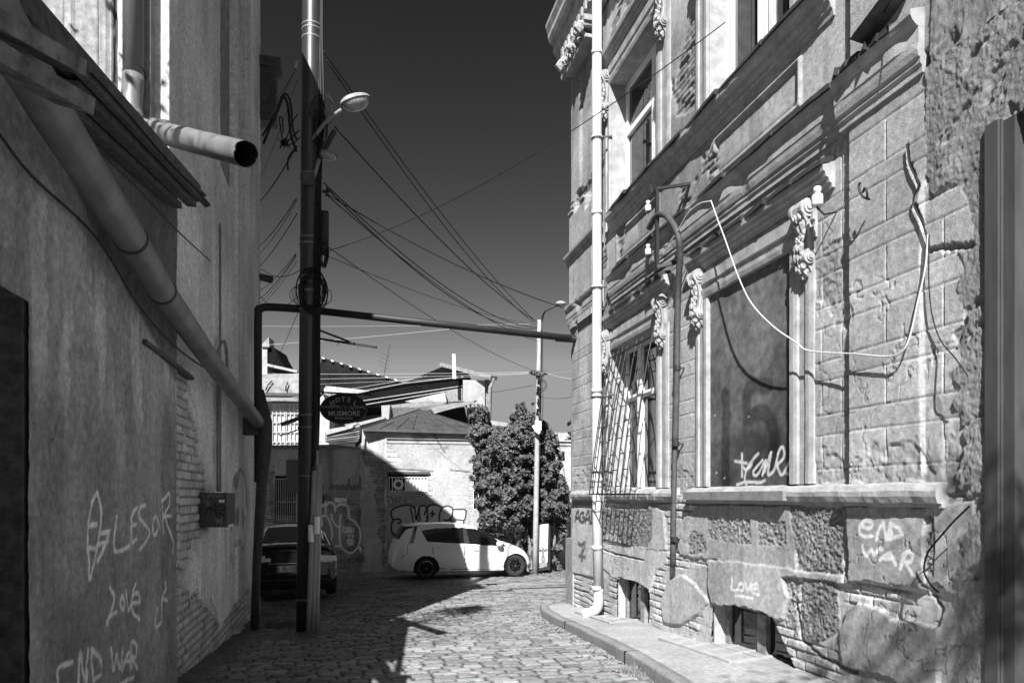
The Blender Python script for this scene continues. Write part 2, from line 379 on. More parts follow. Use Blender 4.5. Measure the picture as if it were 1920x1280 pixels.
    arch2 = -1.10+.10*np.sin(np.clip((S-B2[0]+.25)/(B2[1]-B2[0]+.25), 0, 1)*math.pi)+.04*(n2-.5)-.35*sm(5.25, 4.7, S)
    cut |= (S > B1[0]) & (S < B1[1]) & (Z < arch1)
    cut |= (S > B2[0]-.32) & (S < B2[1]) & (Z < arch2) & (Z < -1.06-(B2[0]+.15-S)*1.2)
    cut |= (S < 3.13) & (Z < 2.09)
    return h, alb*1.04, cut
s_ = spaced(2.7, 10.52, .0062, 2.0)
field('wall', FX, -1, s_, np.arange(-2.15, 2.70, .009), lowwall, M['wall'], HOUSE)

def upwall(S, Z):
    n1 = fbm(S*2.2, Z*2.2, 5, 111); n2 = fbm(S*12, Z*12, 4, 112); nf = fbm(S*45, Z*45, 3, 113)
    pil = ((S < 4.25) | (S > 9.45)).astype(float)
    h = .048*pil+.004*n2
    alb = .35*(1-.35*sm(.50, .66, fbm(S*1.0+5, Z*1.0, 4, 15)))*(1+.3*(n1-.5)*2)*(1+.12*(n2-.5)*2)*(.86+.28*nf)*(1-.25*sm(.5, .75, fbm(S*6, Z*1.2, 4, 135)))
    # frieze panels between the two cornices
    for a, b in ((4.85, 6.2), (7.45, 8.75)):
        d = np.minimum(np.minimum(S-a, b-S), np.minimum(Z-3.18, 3.58-Z))
        h = h+.022*sm(-.012, 0, d)-.045*sm(.028, .038, d)+.012*sm(.05, .08, d)
    # pilaster flutes
    fl = ((S > 9.50) & (S < 10.16) & (Z > 4.75) & (Z < 6.70)).astype(float)
    ph = (S-9.53)/.088
    gro = np.clip(np.sin((ph % 1)*math.pi), 0, 1)
    h = h-fl*.045*gro*((ph > 0) & (ph < 7))
    h = h+((Z < 4.55) & (S > 9.45))*.05+((Z > 4.5) & (Z < 4.75) & (S > 9.45))*.03*np.abs(np.sin(Z*30))
    # brick showing through a lozenge between the windows, and small losses
    bh, bk, bm = bricks(S, Z, .24, .07, 23)
    L = sdf(S, Z, PF([(1310,5),(1311,190),(1300,205),(1285,215),(1268,218),(1266,160),(1275,110),(1290,50)]))+.04*(n2-.5)
    loss = sm(-.005, .01, L)
    loss = np.maximum(loss, sm(.70, .73, fbm(S*1.5+9, Z*1.5, 4, 131)))
    h = h*(1-loss)+(-.03+bh*1.2)*loss; alb = alb*(1-loss)+np.where(bm > .5, .20*bk, .26)*loss
    d = sdf(S, Z, [(onX(1728, -60, 3.5)[0], 2.0), (onX(1734, 120, 3.5)[0], 2.9), (3.50, 9), (2.0, 9), (2.0, 2.0)])+.03*(n2-.5)
    k = sm(-.006, .006, d); fw = fbm(S*5+Z*2.5, Z*3-S*2, 5, 71); gouge = sm(.60, .72, fbm(S*8+Z*8, Z*5-S*3, 4, 73))
    h = h*(1-k)+(.025+.05*fw-.025*gouge+.012*nf)*k; alb = alb*(1-k)+.20*(1+.5*(fw-.5))*k
    cut = ((S > W1[0]) & (S < W1[1]) & (Z > UZ[0]) & (Z < UZ[1])) | ((S > W2[0]) & (S < W2[1]) & (Z > UZ[0]) & (Z < UZ[1]))
    return h, alb*1.04, cut
field('wall', FX, -1, spaced(2.7, 10.52, .009, 1.8), np.arange(2.69, 8.2, .018), upwall, M['wall'], HOUSE)
# end wall, roof and back so the house is a solid body
b = MB(); b.box((FX-.04, 10.52, -2.6), (13, 10.6, 8.2)); b.box((12.9, -2, -2.6), (13, 10.6, 8.2))
b.box((FX+.3, 2.7, 8.1), (13, 10.6, 8.2)); b.box((FX+.45, 2.7, -2.6), (FX+.5, 10.5, 8.1)); b.box((FX+.02, 2.6, 2.2), (13, 2.7, 8.1))
b.build('wall', M['plaster_dk'], HOUSE)
b = MB(); b.box((FX-.045, 10.50, -2.2), (FX+.05, 10.56, 8.0)); b.build('corner_block', M['plaster'], HOUSE)

def moulding(name, prof, s0, s1, X=FX, step=.04, chip=.0045, m='plaster', seed=1, parent=None, a0=None, z_shift=0):
    ss = np.linspace(s0, s1, max(3, int((s1-s0)/step)+1)); P = np.array(prof, float); n = len(P)
    V = np.zeros((len(ss), n, 3))
    for j, (p, z) in enumerate(P):
        w = fbm(ss*9, ss*0+j*.35, 3, seed)-.5; c = np.clip(fbm(ss*2.3, ss*0+j*.12, 3, seed+7)-.62, 0, 1)*4
        out = min(1, p/.06)
        V[:, j, 0] = X-(p+chip*w*out-c*.028*out); V[:, j, 1] = ss; V[:, j, 2] = z+z_shift+chip*.7*(fbm(ss*7, ss*0+j*.35, 3, seed+3)-.5)
    F = gridfaces(len(ss), n).tolist()
    F = [tuple(q) for q in F]
    F += [tuple(range(n)), tuple(range((len(ss)-1)*n, len(ss)*n))[::-1]]
    return mk(name, V.reshape(-1, 3), F, M[m], parent or HOUSE, False)
CORN = [(-.03,2.68),(.02,2.68),(.02,2.72),(.035,2.74),(.035,2.77),(.05,2.78),(.06,2.82),(.065,2.86),(.072,2.87),(.072,2.965),(.08,2.97),(.09,2.985),(.098,3.0),(.105,3.02),(.11,3.03),(.11,3.06),(.02,3.09),(-.03,3.09)]
SILL = [(-.03,3.64),(.02,3.64),(.03,3.69),(.045,3.70),(.05,3.73),(.07,3.76),(.075,3.80),(.10,3.81),(.12,3.84),(.125,3.88),(.0,3.925),(-.03,3.92)]
for a, b_, x, sd in ((4.25, 8.93, FX, 3), (3.58, 4.33, FX-.048, 5), (9.2, 10.62, FX-.048, 8)):
    moulding('cornice', CORN, a, b_, x, seed=sd)
for a, b_, x, sd in ((4.45, 8.93, FX, 13), (9.2, 10.62, FX-.048, 18)):
    moulding('cornice', SILL, a, b_, x, seed=sd)
LEDGE = [(-.03,-.07),(.045,-.07),(.05,-.045),(.085,-.04),(.10,.0),(.10,.035),(.085,.055),(.07,.075),(-.03,.10)]
for a, b_, x, c, sd in ((4.2, 6.62, FX, .014, 31), (3.42, 4.26, FX-.035, .02, 33), (6.95, 8.98, FX, .022, 35), (9.2, 10.40, FX-.03, .014, 37)):
    moulding('ledge', LEDGE, a, b_, x, step=.02, chip=c, seed=sd)
TOPC = [(-.03,6.98),(.04,6.98),(.05,7.10),(.08,7.12),(.08,7.30),(.12,7.32),(.18,7.42),(.18,7.52),(.24,7.55),(.27,7.62),(.27,7.70),(.31,7.80),(.31,7.86),(0,7.95)]
moulding('cornice', TOPC, 3.4, 10.95, FX-.06, seed=41)
b = MB()                                     # dentils under the top cornice
for k in range(46): b.box((FX-.20, 3.6+k*.155, 7.16), (FX-.1, 3.68+k*.155, 7.29))
b.build('dentil_course', M['plaster'], HOUSE)
# sheet metal strips on the cornices, bent edges, dark undersides added for soffit shade
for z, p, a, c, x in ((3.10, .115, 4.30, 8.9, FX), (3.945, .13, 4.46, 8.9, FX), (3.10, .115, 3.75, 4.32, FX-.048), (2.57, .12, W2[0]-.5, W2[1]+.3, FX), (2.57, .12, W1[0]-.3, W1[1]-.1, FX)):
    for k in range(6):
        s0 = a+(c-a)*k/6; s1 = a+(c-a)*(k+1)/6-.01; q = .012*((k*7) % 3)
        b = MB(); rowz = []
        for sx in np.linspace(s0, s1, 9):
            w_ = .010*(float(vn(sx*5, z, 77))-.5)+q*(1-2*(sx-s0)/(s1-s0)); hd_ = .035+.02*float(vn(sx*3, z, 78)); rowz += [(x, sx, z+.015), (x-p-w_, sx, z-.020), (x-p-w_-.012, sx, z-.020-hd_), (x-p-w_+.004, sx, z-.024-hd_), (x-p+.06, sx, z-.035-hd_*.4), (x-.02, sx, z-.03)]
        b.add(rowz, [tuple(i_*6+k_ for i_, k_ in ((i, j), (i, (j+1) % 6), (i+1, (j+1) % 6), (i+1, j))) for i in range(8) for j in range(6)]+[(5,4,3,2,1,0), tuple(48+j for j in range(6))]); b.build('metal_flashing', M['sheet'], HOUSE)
b = MB(); b.add([(3.36,3.70,3.24),(3.36,4.02,3.14),(3.58,4.05,3.14),(3.58,3.70,3.26),(3.50,3.86,3.36),(3.50,3.88,3.365)], [(0,1,2,3),(0,4,1),(1,4,2),(2,4,3),(3,4,0)])
b.build('metal_flashing', M['rust'], HOUSE, label='bent triangular sheet of metal on the cornice end')

def vmould(prof, z0, z1, X=FX, seed=1, name='window_surround', m='plaster'):   # prof: (s, p)
    zz = np.linspace(z0, z1, max(3, int((z1-z0)/.04)+1)); P = np.array(prof, float); n = len(P); V = np.zeros((len(zz), n, 3))
    for j, (s, p) in enumerate(P):
        V[:, j, 0] = X-(p+.005*(fbm(zz*8, zz*0+j*.3, 3, seed)-.5)*(p > .005)); V[:, j, 1] = s+.005*(fbm(zz*7, zz*0+j*.3, 3, seed+2)-.5); V[:, j, 2] = zz
    F = [tuple(q[::-1]) for q in gridfaces(len(zz), n).tolist()]+[tuple(range(n))[::-1], tuple(range((len(zz)-1)*n, len(zz)*n))]
    return mk(name, V.reshape(-1, 3), F, M[m], HOUSE, False)
def jamb(sa, sb, z0, z1, sd):
    w = sb-sa
    vmould([(sa,-.02),(sa,.018),(sa+.03*w/.2,.03),(sa+.06*w/.2,.03),(sa+.07*w/.2,.014),(sa+.13*w/.2,.014),(sa+.14*w/.2,.03),(sa+.165*w/.2,.04),(sb,.04),(sb,-.02)], z0, z1, seed=sd)
def jambR(sa, sb, z0, z1, sd):
    w = sb-sa
    vmould([(sa,-.02),(sa,.04),(sb-.165*w/.2,.04),(sb-.14*w/.2,.03),(sb-.13*w/.2,.014),(sb-.07*w/.2,.014),(sb-.06*w/.2,.03),(sb-.03*w/.2,.03),(sb,.018),(sb,-.02)], z0, z1, seed=sd)
jamb(W2[0]-.27, W2[0], .10, 2.02, 51); jambR(W2[1], W2[1]+.26, .10, 2.02, 52)
jamb(W1[0]-.26, W1[0], .10, 2.0, 53); jambR(W1[1], W1[1]+.18, .10, 2.0, 54)
jamb(W2[0]-.30, W2[0], 3.74, 5.75, 55); jambR(W2[1], W2[1]+.26, 3.74, 5.75, 56)
jamb(W1[0]-.30, W1[0], 3.74, 5.75, 57); jambR(W1[1], W1[1]+.2, 3.74, 5.75, 58)
ARCH = [(-.02,2.06),(.035,2.06),(.045,2.10),(.045,2.14),(.022,2.15),(.022,2.19),(.045,2.20),(.045,2.30),(.03,2.31),(-.02,2.31)]
HOOD = [(-.02,2.36),(.03,2.36),(.035,2.39),(.055,2.40),(.06,2.43),(.085,2.44),(.09,2.47),(.11,2.48),(.115,2.53),(.0,2.56)]
def hood(s0, s1, dz, sd):
    moulding('window_hood', ARCH, s0+.2, s1-.2, seed=sd, z_shift=dz); moulding('window_hood', HOOD, s0, s1, seed=sd+1, z_shift=dz)
hood(W2[0]-.50, W2[1]+.34, -.02, 61); hood(W1[0]-.34, W1[1]+.16, -.02, 63); hood(W2[0]-.45, W2[1]+.4, 3.70, 65); hood(W1[0]-.45, W1[1]+.22, 3.70, 67)

def corbel(s, ztop, sc=1., label=None, D=.66):      # scrolled bracket, side profile in (p, z)
    t = MB(); w = .06*sc
    def P(p, z): return (FX-p*sc, 0, ztop+z*sc)
    outer = [(0,0),(.10,.0),(.15,-.02),(.185,-.07),(.18,-.13),(.14,-.17),(.11,-.21),(.095,-.30),(.10,-.38),(.13,-.43),(.135,-.48),(.10,-.53),(.06,-.56),(.03,-.60),(0,-.62)]
    poly = [(FX-p*sc*D, s-w, ztop+z*sc) for p, z in outer]
    t.prism(poly, (0,0,0), (0, 2*w, 0))
    for sg in (-1, 1):
        for (p, z, r) in ((.105,-.085,.072), (.085,-.475,.05)):
            for q, dd in ((r, .018), (r*.62, .03), (r*.3, .04)):
                c0 = np.array((FX-p*sc*D, s+sg*w, ztop+z*sc)); c1 = c0+(0, sg*dd*sc, 0)
                t.tube([c0-(0, sg*.01, 0), c1], q*sc, 14)
        t.tube([(FX-x*sc*D, s+sg*(w+.004), ztop+z*sc) for x, z in ((.17,-.06),(.165,-.13),(.10,-.20),(.075,-.32),(.09,-.41),(.115,-.45))], .014*sc, 6)
    for k, (p, z, r) in enumerate(((.175,-.16,.035),(.13,-.22,.045),(.12,-.28,.035),(.13,-.33,.03),(.15,-.40,.04),(.14,-.47,.045),(.12,-.55,.04),(.08,-.60,.035))):
        for q in (-1, 0, 1): t.ball((FX-p*sc*D, s+q*w*.55, ztop+z*sc+(.015*sc if q else 0)), (r*sc*.6, r*sc*.6, r*sc), 8, 6, seed=k+q*3, amp=.5)
    t.build('corbel', M['plaster'], HOUSE, label=label)
for s, z in ((W2[0]-.20, 2.36), (W2[1]+.16, 2.36), (W1[0]-.14, 2.34), (W1[1]+.10, 2.34)): corbel(s, z)
for s, z in ((W1[1]+.10, 5.98), (W1[0]-.16, 5.98), (W2[1]+.14, 5.98), (W2[0]-.16, 5.98)): corbel(s, z, 1.1)
# leafy capital of the corner pilaster
b = MB(); b.box((FX-.26, 9.35, 6.90), (FX, 10.5, 6.98)); b.box((FX-.22, 9.42, 6.70), (FX, 10.4, 6.75))
for k in range(3):
    for r_ in range(2):
        s = 9.55+k*.33+.12*r_; z = 6.80+r_*.09
        b.tube([(FX-.14, s, z-.08), (FX-.20, s, z+.02), (FX-.27, s, z+.05), (FX-.30, s, z), (FX-.27, s, z-.03)], [.05,.05,.04,.03,.015], 8)
        b.ball((FX-.2, s+.12, z), (.06,.05,.07), 8, 6, seed=k, amp=.7)
for s in (9.42, 10.33): b.tube([(FX-.12, s, 6.88), (FX-.32, s, 6.87), (FX-.36, s, 6.80), (FX-.31, s, 6.75), (FX-.28, s, 6.79)], .04, 8); b.ball((FX-.3, s, 6.8), .06, 8, 6, seed=9, amp=.5)
b.build('capital', M['plaster'], HOUSE)

# reveals (inner sides of the openings)
def reveal(s0, s1, z0, z1, d=.26, m='plaster'):
    b = MB(); t = .02
    b.box((FX-.0, s0-t, z0), (FX+d, s0, z1)); b.box((FX-.0, s1, z0), (FX+d, s1+t, z1))
    b.box((FX-.0, s0-t, z1), (FX+d, s1+t, z1+t)); b.box((FX-.0, s0-t, z0-t), (FX+d, s1+t, z0))
    b.build('reveal', M[m], HOUSE)
reveal(W1[0], W1[1], WZ[0], WZ[1]); reveal(W1[0], W1[1], UZ[0], UZ[1]); reveal(W2[0], W2[1], UZ[0], UZ[1])
reveal(W2[0], W2[1], WZ[0], WZ[1], .03)
# blank painted panel with faded number and light tag
def panel(S, Z):
    n1 = fbm(S*2, Z*2, 5, 301); n2 = fbm(S*14, Z*14, 4, 302)
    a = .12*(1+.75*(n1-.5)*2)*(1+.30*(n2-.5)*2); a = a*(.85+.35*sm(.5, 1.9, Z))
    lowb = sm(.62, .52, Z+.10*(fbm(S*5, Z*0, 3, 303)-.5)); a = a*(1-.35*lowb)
    X = 3.61
    q = stroke(S, Z, [cat(PF(l, X)) for l in ([(1359,740),(1362,780),(1360,860),(1360,905)], [(1440,722),(1405,728),(1400,780)], [(1400,785),(1430,772),(1448,800),(1452,840),(1440,870),(1420,880)])], .075)
    a = a*(1-.5*q)
    n3 = fbm(S*50, Z*50, 2, 304)
    T = [[(1378,864),(1400,868)],[(1391,850),(1391,893)],[(1391,872),(1398,880),(1408,872),(1412,860),(1422,850),(1405,870),(1396,896),(1400,910)],[(1430,862),(1412,884),(1420,890),(1436,862),(1430,890)],[(1434,884),(1446,848),(1440,888),(1452,880),(1460,846),(1468,838),(1470,856),(1456,872)],[(1456,872),(1466,890),(1478,870),(1482,862)],[(1470,884),(1478,888)],[(1382,908),(1400,903),(1424,904),(1434,900)]]
    q = stroke(S+.008*(n3-.5), Z, [cat(PF(l, X), 4) for l in T], .014)*(.75+.3*n3); q = np.clip(q, 0, 1)
    a = a*(1-q)+.55*q
    dots = 0*S
    for x, y in ((1340,778),(1404,780),(1358,895),(1344,885),(1462,500)):
        ds, dz = onX(x, y, X); dots = np.maximum(dots, 1-sm(.006, .014, np.hypot(S-ds, Z-dz)))
    a = a*(1-dots)+.6*dots
    return .004*n2-.01*dots, a, None
PANEL = mat('painted_panel', attr=True, rough=.85, noise=.3, scale=12, bump=.4, bscale=60, spec=.1)
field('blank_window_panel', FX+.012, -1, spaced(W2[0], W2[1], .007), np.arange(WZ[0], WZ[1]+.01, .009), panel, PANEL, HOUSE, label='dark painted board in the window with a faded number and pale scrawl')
b = MB(); b.box((FX-.125, W2[0]-.03, -.035), (FX+.05, 6.62, .045)); b.build('window_sill', M['conc_dk'], HOUSE)

# timber windows
def window(name, s0, s1, z0, z1, X, m='white', mull=None, trans=None, label=None, fw=.06, curt=False):
    f = MB(); d = .06
    f.box((X-d, s0, z0), (X, s0+fw, z1)); f.box((X-d, s1-fw, z0), (X, s1, z1)); f.box((X-d, s0+fw, z0), (X, s1-fw, z0+fw)); f.box((X-d, s0+fw, z1-fw), (X, s1-fw, z1))
    for q in (mull or []): f.box((X-d-.02, q-fw*.8, z0+fw), (X+.003, q+fw*.8, z1-fw))
    for q in (trans or []): f.box((X-d-.012, s0+fw, q-fw/2), (X-.004, s1-fw, q+fw/2))
    o = f.build(name, M[m], HOUSE, label=label)
    g = MB(); g.box((X-.03, s0+fw, z0+fw), (X-.022, s1-fw, z1-fw)); gl = g.build('glass', M['glass'], o)
    if curt:
        c = MB()
        for k in range(26):
            a = s0+(s1-s0)*k/26; c.add([(X+.05+.02*(k % 2), a, z0), (X+.05+.02*((k+1) % 2), a+(s1-s0)/26, z0), (X+.05+.02*((k+1) % 2), a+(s1-s0)/26, z1), (X+.05+.02*(k % 2), a, z1)], [(0,3,2,1)])
        c.build('curtain', M['white'], o)
    return o
window('window', W1[0], W1[1], UZ[0], UZ[1], FX+.27, mull=[8.0], trans=[5.05], label='white framed upper window nearest the house corner', fw=.075)
window('window', W2[0], W2[1], UZ[0], UZ[1], FX+.27, mull=[5.68, 5.5], label='white framed upper window above the blank panel', fw=.085)
window('window', W1[0], W1[1], WZ[0], WZ[1], FX+.27, mull=[7.85, 8.45], trans=[1.35], fw=.07, label='ground floor window behind bent iron bars')
window('window', B1[0], B1[1], -2.1, -1.05, FX+.16, m='wood', mull=[8.1], fw=.07, label='small cellar window under the barred window')
window('window', B2[0]-.32, B2[1], -2.1, -1.0, FX+.18, m='wood', mull=[5.55], fw=.08, label='cellar window under the blank panel')
for s0, s1 in ((B1[0], B1[1]), (B2[0]-.32, B2[1])):
    b = MB(); b.box((FX-.0, s0-.02, -2.2), (FX+.2, s0, -1.3)); b.box((FX-.0, s1, -2.2), (FX+.2, s1+.02, -1.1)); b.box((FX+.02, s0-.02, -1.04), (FX+.2, s1+.02, -1.0)); b.build('reveal', M['conc'], HOUSE)
# iron grille bulging out at the foot
gr = MB(); X0 = FX-.03
def gp(u, v):                                # u along, v up 0..1
    s = W1[0]+.06+u*(W1[1]-W1[0]-.12); bul = .02+.30*(1-v)**.8 if v < 1 else .02
    return (X0-bul, s, WZ[0]-.02+v*(WZ[1]-WZ[0]-.08))
for k in range(10):
    u = k/9; gr.tube([gp(u, v) for v in np.linspace(0, 1 if k not in (1, 4) else .86, 8)], .008, 6)
for k in range(9):
    for j in range(9):
        if (k+j) % 2 == 0: v = .05+j*.105; gr.tube([gp(k/9, v), gp((k+1)/9, v)], .007, 5)
for v in (0.0, .97): gr.tube([gp(0, v), gp(1, v)], .010, 6)
for k in range(10): gr.tube([gp(k/9, 0), (FX-.06, gp(k/9, 0)[1], WZ[0]-.03)], .007, 5)
gr.build('window_bars', M['iron'], HOUSE)

# downpipes
b = MB(); ps = 9.05; px = 3.42
pp = [(px, ps, 8.1), (px, ps, 5.1), (px, ps, 3), (px, ps, 1.4), (px, ps, 0), (px+.02, ps, -1.30)]; b.tube(pp, .068, 16)
b.tube(cat([(px+.02, ps, -1.30), (px+.02, ps, -1.52), (px-.05, ps+.01, -1.62), (px-.20, ps+.05, -1.66)], 6), .072, 16)
for z in (6.2, 5.0, 3.95, 2.9, 1.45, .2, -.75, -1.32): b.tube([(px, ps, z), (px, ps, z+.06)], .076, 16)
b.build('downpipe', M['pipe_w'], HOUSE, smooth=True)
for z in (5.03, 2.93, 1.40, .35):
    b = MB(); b.tube([(px, ps, z-.02), (px, ps, z)], .079, 16); b.bar((px, ps-.05, z-.01), (FX, ps-.12, z-.01), .02); b.build('pipe_clamp', M['iron'], HOUSE)
cs, cx = 6.87, 3.52
def fc(pts): return cat([np.array((X_, *onX(x, y, X_))) for x, y, X_ in pts], 6)
b = MB(); b.tube(fc([(1262,1062,3.50),(1264,900,3.52),(1266,832,3.53)]), .030, 10)
b.tube(fc([(1266,836,3.52),(1269,700,3.52),(1271,560,3.50),(1275,480,3.44),(1272,445,3.40),(1262,420,3.38),(1247,403,3.36),(1232,404,3.34),(1222,418,3.33),(1217,428,3.33)]), .034, 10)
b.build('cable_conduit', M['rust'], HOUSE, smooth=True)
for y, X_ in ((1010,3.50),(832,3.52),(690,3.52),(478,3.44)):
    s_c, z_c = onX(1267+(832-y)*.016, y, X_); b = MB(); b.tube([(X_, s_c, z_c-.025), (X_, s_c, z_c+.025)], .042, 10); b.bar((X_, s_c, z_c), (FX, s_c-.03, z_c), .018); b.build('pipe_clamp', M['iron'], HOUSE)
# iron bracket with two white insulators
b = MB(); X = 3.34; s0 = onX(1232, 400, X)[0]
zt = onX(1230, 356, X)[1]; zb = onX(1230, 502, X)[1]
b.bar((X, s0, zb), (X, s0, zt), .035); b.bar((X, s0, zt), (FX, s0-.28, zt-.04), .03); b.bar((X, s0, zb), (FX, s0-.12, zb+.05), .035)
b.bar((FX-.02, s0-.27, zt-.06), (FX-.04, s0-.02, zt-.50), .02)
b.tube([(X, s0, zt), (X, s0+.12, zt), (X, s0+.17, zt+.12)], .01, 6)
iz = []
for y in (398, 480):
    z = onX(1217, y, X)[1]; s1 = onX(1215, y, X)[0]; b.tube([(X, s0, z), (X, s1, z), (X, s1, z+.08)], .008, 6); iz.append((s1, z))
br = b.build('insulator_bracket', M['iron'], HOUSE)
def insul(c, parent, r=.035, d=(0,0,1)):
    b = MB(); c = np.array(c, float); d = np.array(d, float); d /= np.linalg.norm(d)
    hs = [0,.0,.01,.06,.07,.075,.085,.09,.115,.122,.123]; rs = [.001,.9,1,1,.9,.5,.5,.7,.7,.5,.001]
    b.tube([c+d*(h_*r/.035+k*1e-5) for k, h_ in enumerate(hs)], [q*r for q in rs], 14, cap=False); b.build('insulator', M['ceramic'], parent, smooth=True)
for s1, z in iz: insul((X, s1, z+.02), br)
b = MB(); s1, z1 = onX(1556, 392, 3.56); b.tube([(FX, s1-.03, z1-.03), (3.5, s1-.01, z1-.05), (3.45, s1, z1), (3.45, s1, z1+.03)], .008, 6); i2 = b.build('insulator_hook', M['iron'], HOUSE); insul((3.45, s1, z1+.01), i2, .042)
b = MB(); s1, z1 = onX(1631, 374, 3.5)
b.tube(cat([(3.5, s1, z1), (3.45, s1, z1+.01), (3.44, s1+.02, z1+.05), (3.44, s1+.035, z1+.10), (3.44, s1+.02, z1+.12)], 5), .008, 6)
b.tube(cat([(3.48, s1, z1), (3.45, s1-.03, z1+.03), (3.45, s1-.01, z1+.07), (3.46, s1+.02, z1+.05)], 5), .007, 6); b.build('wall_hook', M['iron'], HOUSE)
# cables hung on the facade
b = MB(); b.tube(fc([(1255,455,3.36),(1272,430,3.38),(1290,400,3.40),(1312,382,3.42),(1333,377,3.44)]), .006, 6)
b.tube(fc([(1333,376,3.44),(1345,410,3.42),(1360,450,3.40),(1385,520,3.38),(1410,570,3.39),(1450,612,3.42),(1490,640,3.46),(1512,656,3.50),(1550,661,3.51),(1600,663,3.50),(1660,668,3.50),(1690,660,3.50),(1706,630,3.51),(1722,560,3.52),(1735,500,3.52),(1740,440,3.52)]), .0062, 6)
b.build('hanging_cable', M['wire_lt'], HOUSE, smooth=True, label='pale cable looped across the blank panel and the end pilaster')
b = MB(); b.tube(fc([(1742,440,3.52),(1742,540,3.52),(1750,600,3.52),(1765,640,3.52),(1790,670,3.44),(1815,705,3.44)]), .004, 5)
b.build('hanging_cable', M['wire'], HOUSE); b = MB(); b.tube(fc([(1818,948,3.42),(1790,975,3.42),(1768,1000,3.42),(1740,1035,3.43),(1733,1070,3.42),(1745,1095,3.42),(1760,1110,3.42)]), .006, 5)
b.build('hanging_cable', M['wire'], HOUSE); b = MB(); b.tube(fc([(1700,270,3.53),(1706,310,3.53),(1722,345,3.53),(1712,378,3.53),(1728,415,3.53),(1740,450,3.53)]), .006, 5)
b.build('hanging_cable', M['wire'], HOUSE)
# steel door frame and rendered infill at the near end
NEAR = HOUSE
b = MB(); b.box((3.525, 3.06, -2.0), (3.62, 3.14, 2.10)); b.box((3.555, 2.985, -2.0), (3.63, 3.06, 2.09)); b.box((3.54, 3.052, -2.0), (3.6, 3.068, 2.10)); b.build('door_post', M['post'], HOUSE)
def infill(S, Z):
    n1 = fbm(S*2.5, Z*2.5, 5, 401); n2 = fbm(S*16, Z*16, 4, 402)
    dots = sm(.68, .74, fbm(S*30, Z*30, 2, 403))
    return .01*n2+.012*n1-.008*dots, .42*(1+.25*(n1-.5)*2)*(1-.2*dots), None
field('infill_wall', 3.72, -1, np.arange(2.0, 3.12, .012), np.arange(-2.0, 2.4, .012), infill, M['wall'], HOUSE)
b = MB(); b.box((3.5, 1.9, 2.10), (4.0, 2.7, 8.0)); b.box((3.6, 1.9, -2.0), (4.0, 2.0, 2.1)); b.build('wall', M['plaster_dk'], HOUSE)
# ------------------------------------------------------------------ street
def setts(X, S):
    x = X+.10*(fbm(X*.8, S*.8, 2, 201)-.5); s = S+.22*(fbm(X*.5, S*.35, 3, 202)-.5)+.035*X+.02*(fbm(X*5, S*5, 2, 207)-.5)
    bh = .150; row = np.floor(s/bh); ri = row.astype(np.int64)
    bw = .17+.09*_h(ri, ri*0+3, 203)
    u = x/bw+_h(ri, ri*0, 204)*5+.22*(vn(x*4, row, 205)-.5); col = np.floor(u); ci = col.astype(np.int64)
    fu = (u-col)*bw; fv = (s/bh-row)*bh
    e = np.minimum(np.minimum(fu, bw-fu), np.minimum(fv, bh-fv)*1.15)
    e = e+.012*(fbm(X*22, S*22, 2, 206)-.5)
    k = _h(ri, ci, 208); k2 = _h(ri, ci, 209); k3 = _h(ri, ci, 210)
    dome = sm(.0, .022, e)
    h = dome*(.017+.012*k)+.008*dome*((fu/bw-.5)*(k2-.5)*2+(fv/bh-.5)*(k3-.5)*2)+.004*fbm(X*35, S*35, 3, 211)
    a = .235*(.66+.62*k2)*(1+.25*(fbm(X*1.3, S*1.3, 4, 212)-.5)*2); a = np.where(e < .013, a*.28, a*(.82+.18*dome))
    return h, a
def curbx(s):                                # kerb line of the right pavement
    return np.interp(s, [-10, 3.5, 4.6, 5.86, 6.97, 8.2, 9.4, 10.4, 10.9, 11.15], [2.15, 2.3, 2.42, 2.58, 2.70, 2.80, 2.88, 3.0, 3.12, 3.5])
MH = onG(735, 1113)
def street(S, Xg):
    h, a = setts(Xg, S)
    big = .03*(fbm(Xg*.5, S*.5, 3, 221)-.5)+.02*(fbm(Xg*1.6, S*1.6, 3, 222)-.5)
    # patch of cement round the manhole, dirt along the walls and round the pole foot
    d = np.hypot((Xg-MH[0])/1.05, (S-MH[1])/.75)+.35*(fbm(Xg*2.5, S*2.5, 3, 223)-.5)
    k = sm(.98, .9, d); h = h*(1-k)+.03*k; a = a*(1-k)+.24*k*(1+.3*(fbm(Xg*6, S*6, 3, 224)-.5))
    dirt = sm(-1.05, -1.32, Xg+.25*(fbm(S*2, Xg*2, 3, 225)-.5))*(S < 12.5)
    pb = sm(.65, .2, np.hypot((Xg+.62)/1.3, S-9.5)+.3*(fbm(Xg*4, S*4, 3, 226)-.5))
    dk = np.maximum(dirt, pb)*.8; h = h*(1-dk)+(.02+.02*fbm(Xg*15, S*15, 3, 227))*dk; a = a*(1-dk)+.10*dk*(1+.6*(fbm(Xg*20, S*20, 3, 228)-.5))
    farf = sm(20, 32, S); h = h*(1-farf)+.02*farf
    # drain slot across the street near the far corner
    return gz(S)+h+big, a
def street_mesh(name, s, x, parent=None):
    S, X = np.meshgrid(s, x, indexing='ij'); z, a = street(S, X)
    V = np.stack([X, S, z], -1).reshape(-1, 3); F = gridfaces(len(s), len(x))[:, ::-1]
    return mk(name, V, np.ascontiguousarray(F), M['street'], None, True, alb=a.reshape(-1))
ss_ = np.concatenate([np.arange(-6, 4.6, .3), spaced(4.6, 26, .0135, 1.15), np.arange(26.5, 80, 1.5)])
xs_ = np.concatenate([np.arange(-14, -1.8, .07), np.arange(-1.8, 3.8, .0165), np.arange(3.8, 14, .08)])
tag(street_mesh('road', ss_, xs_), kind='structure')
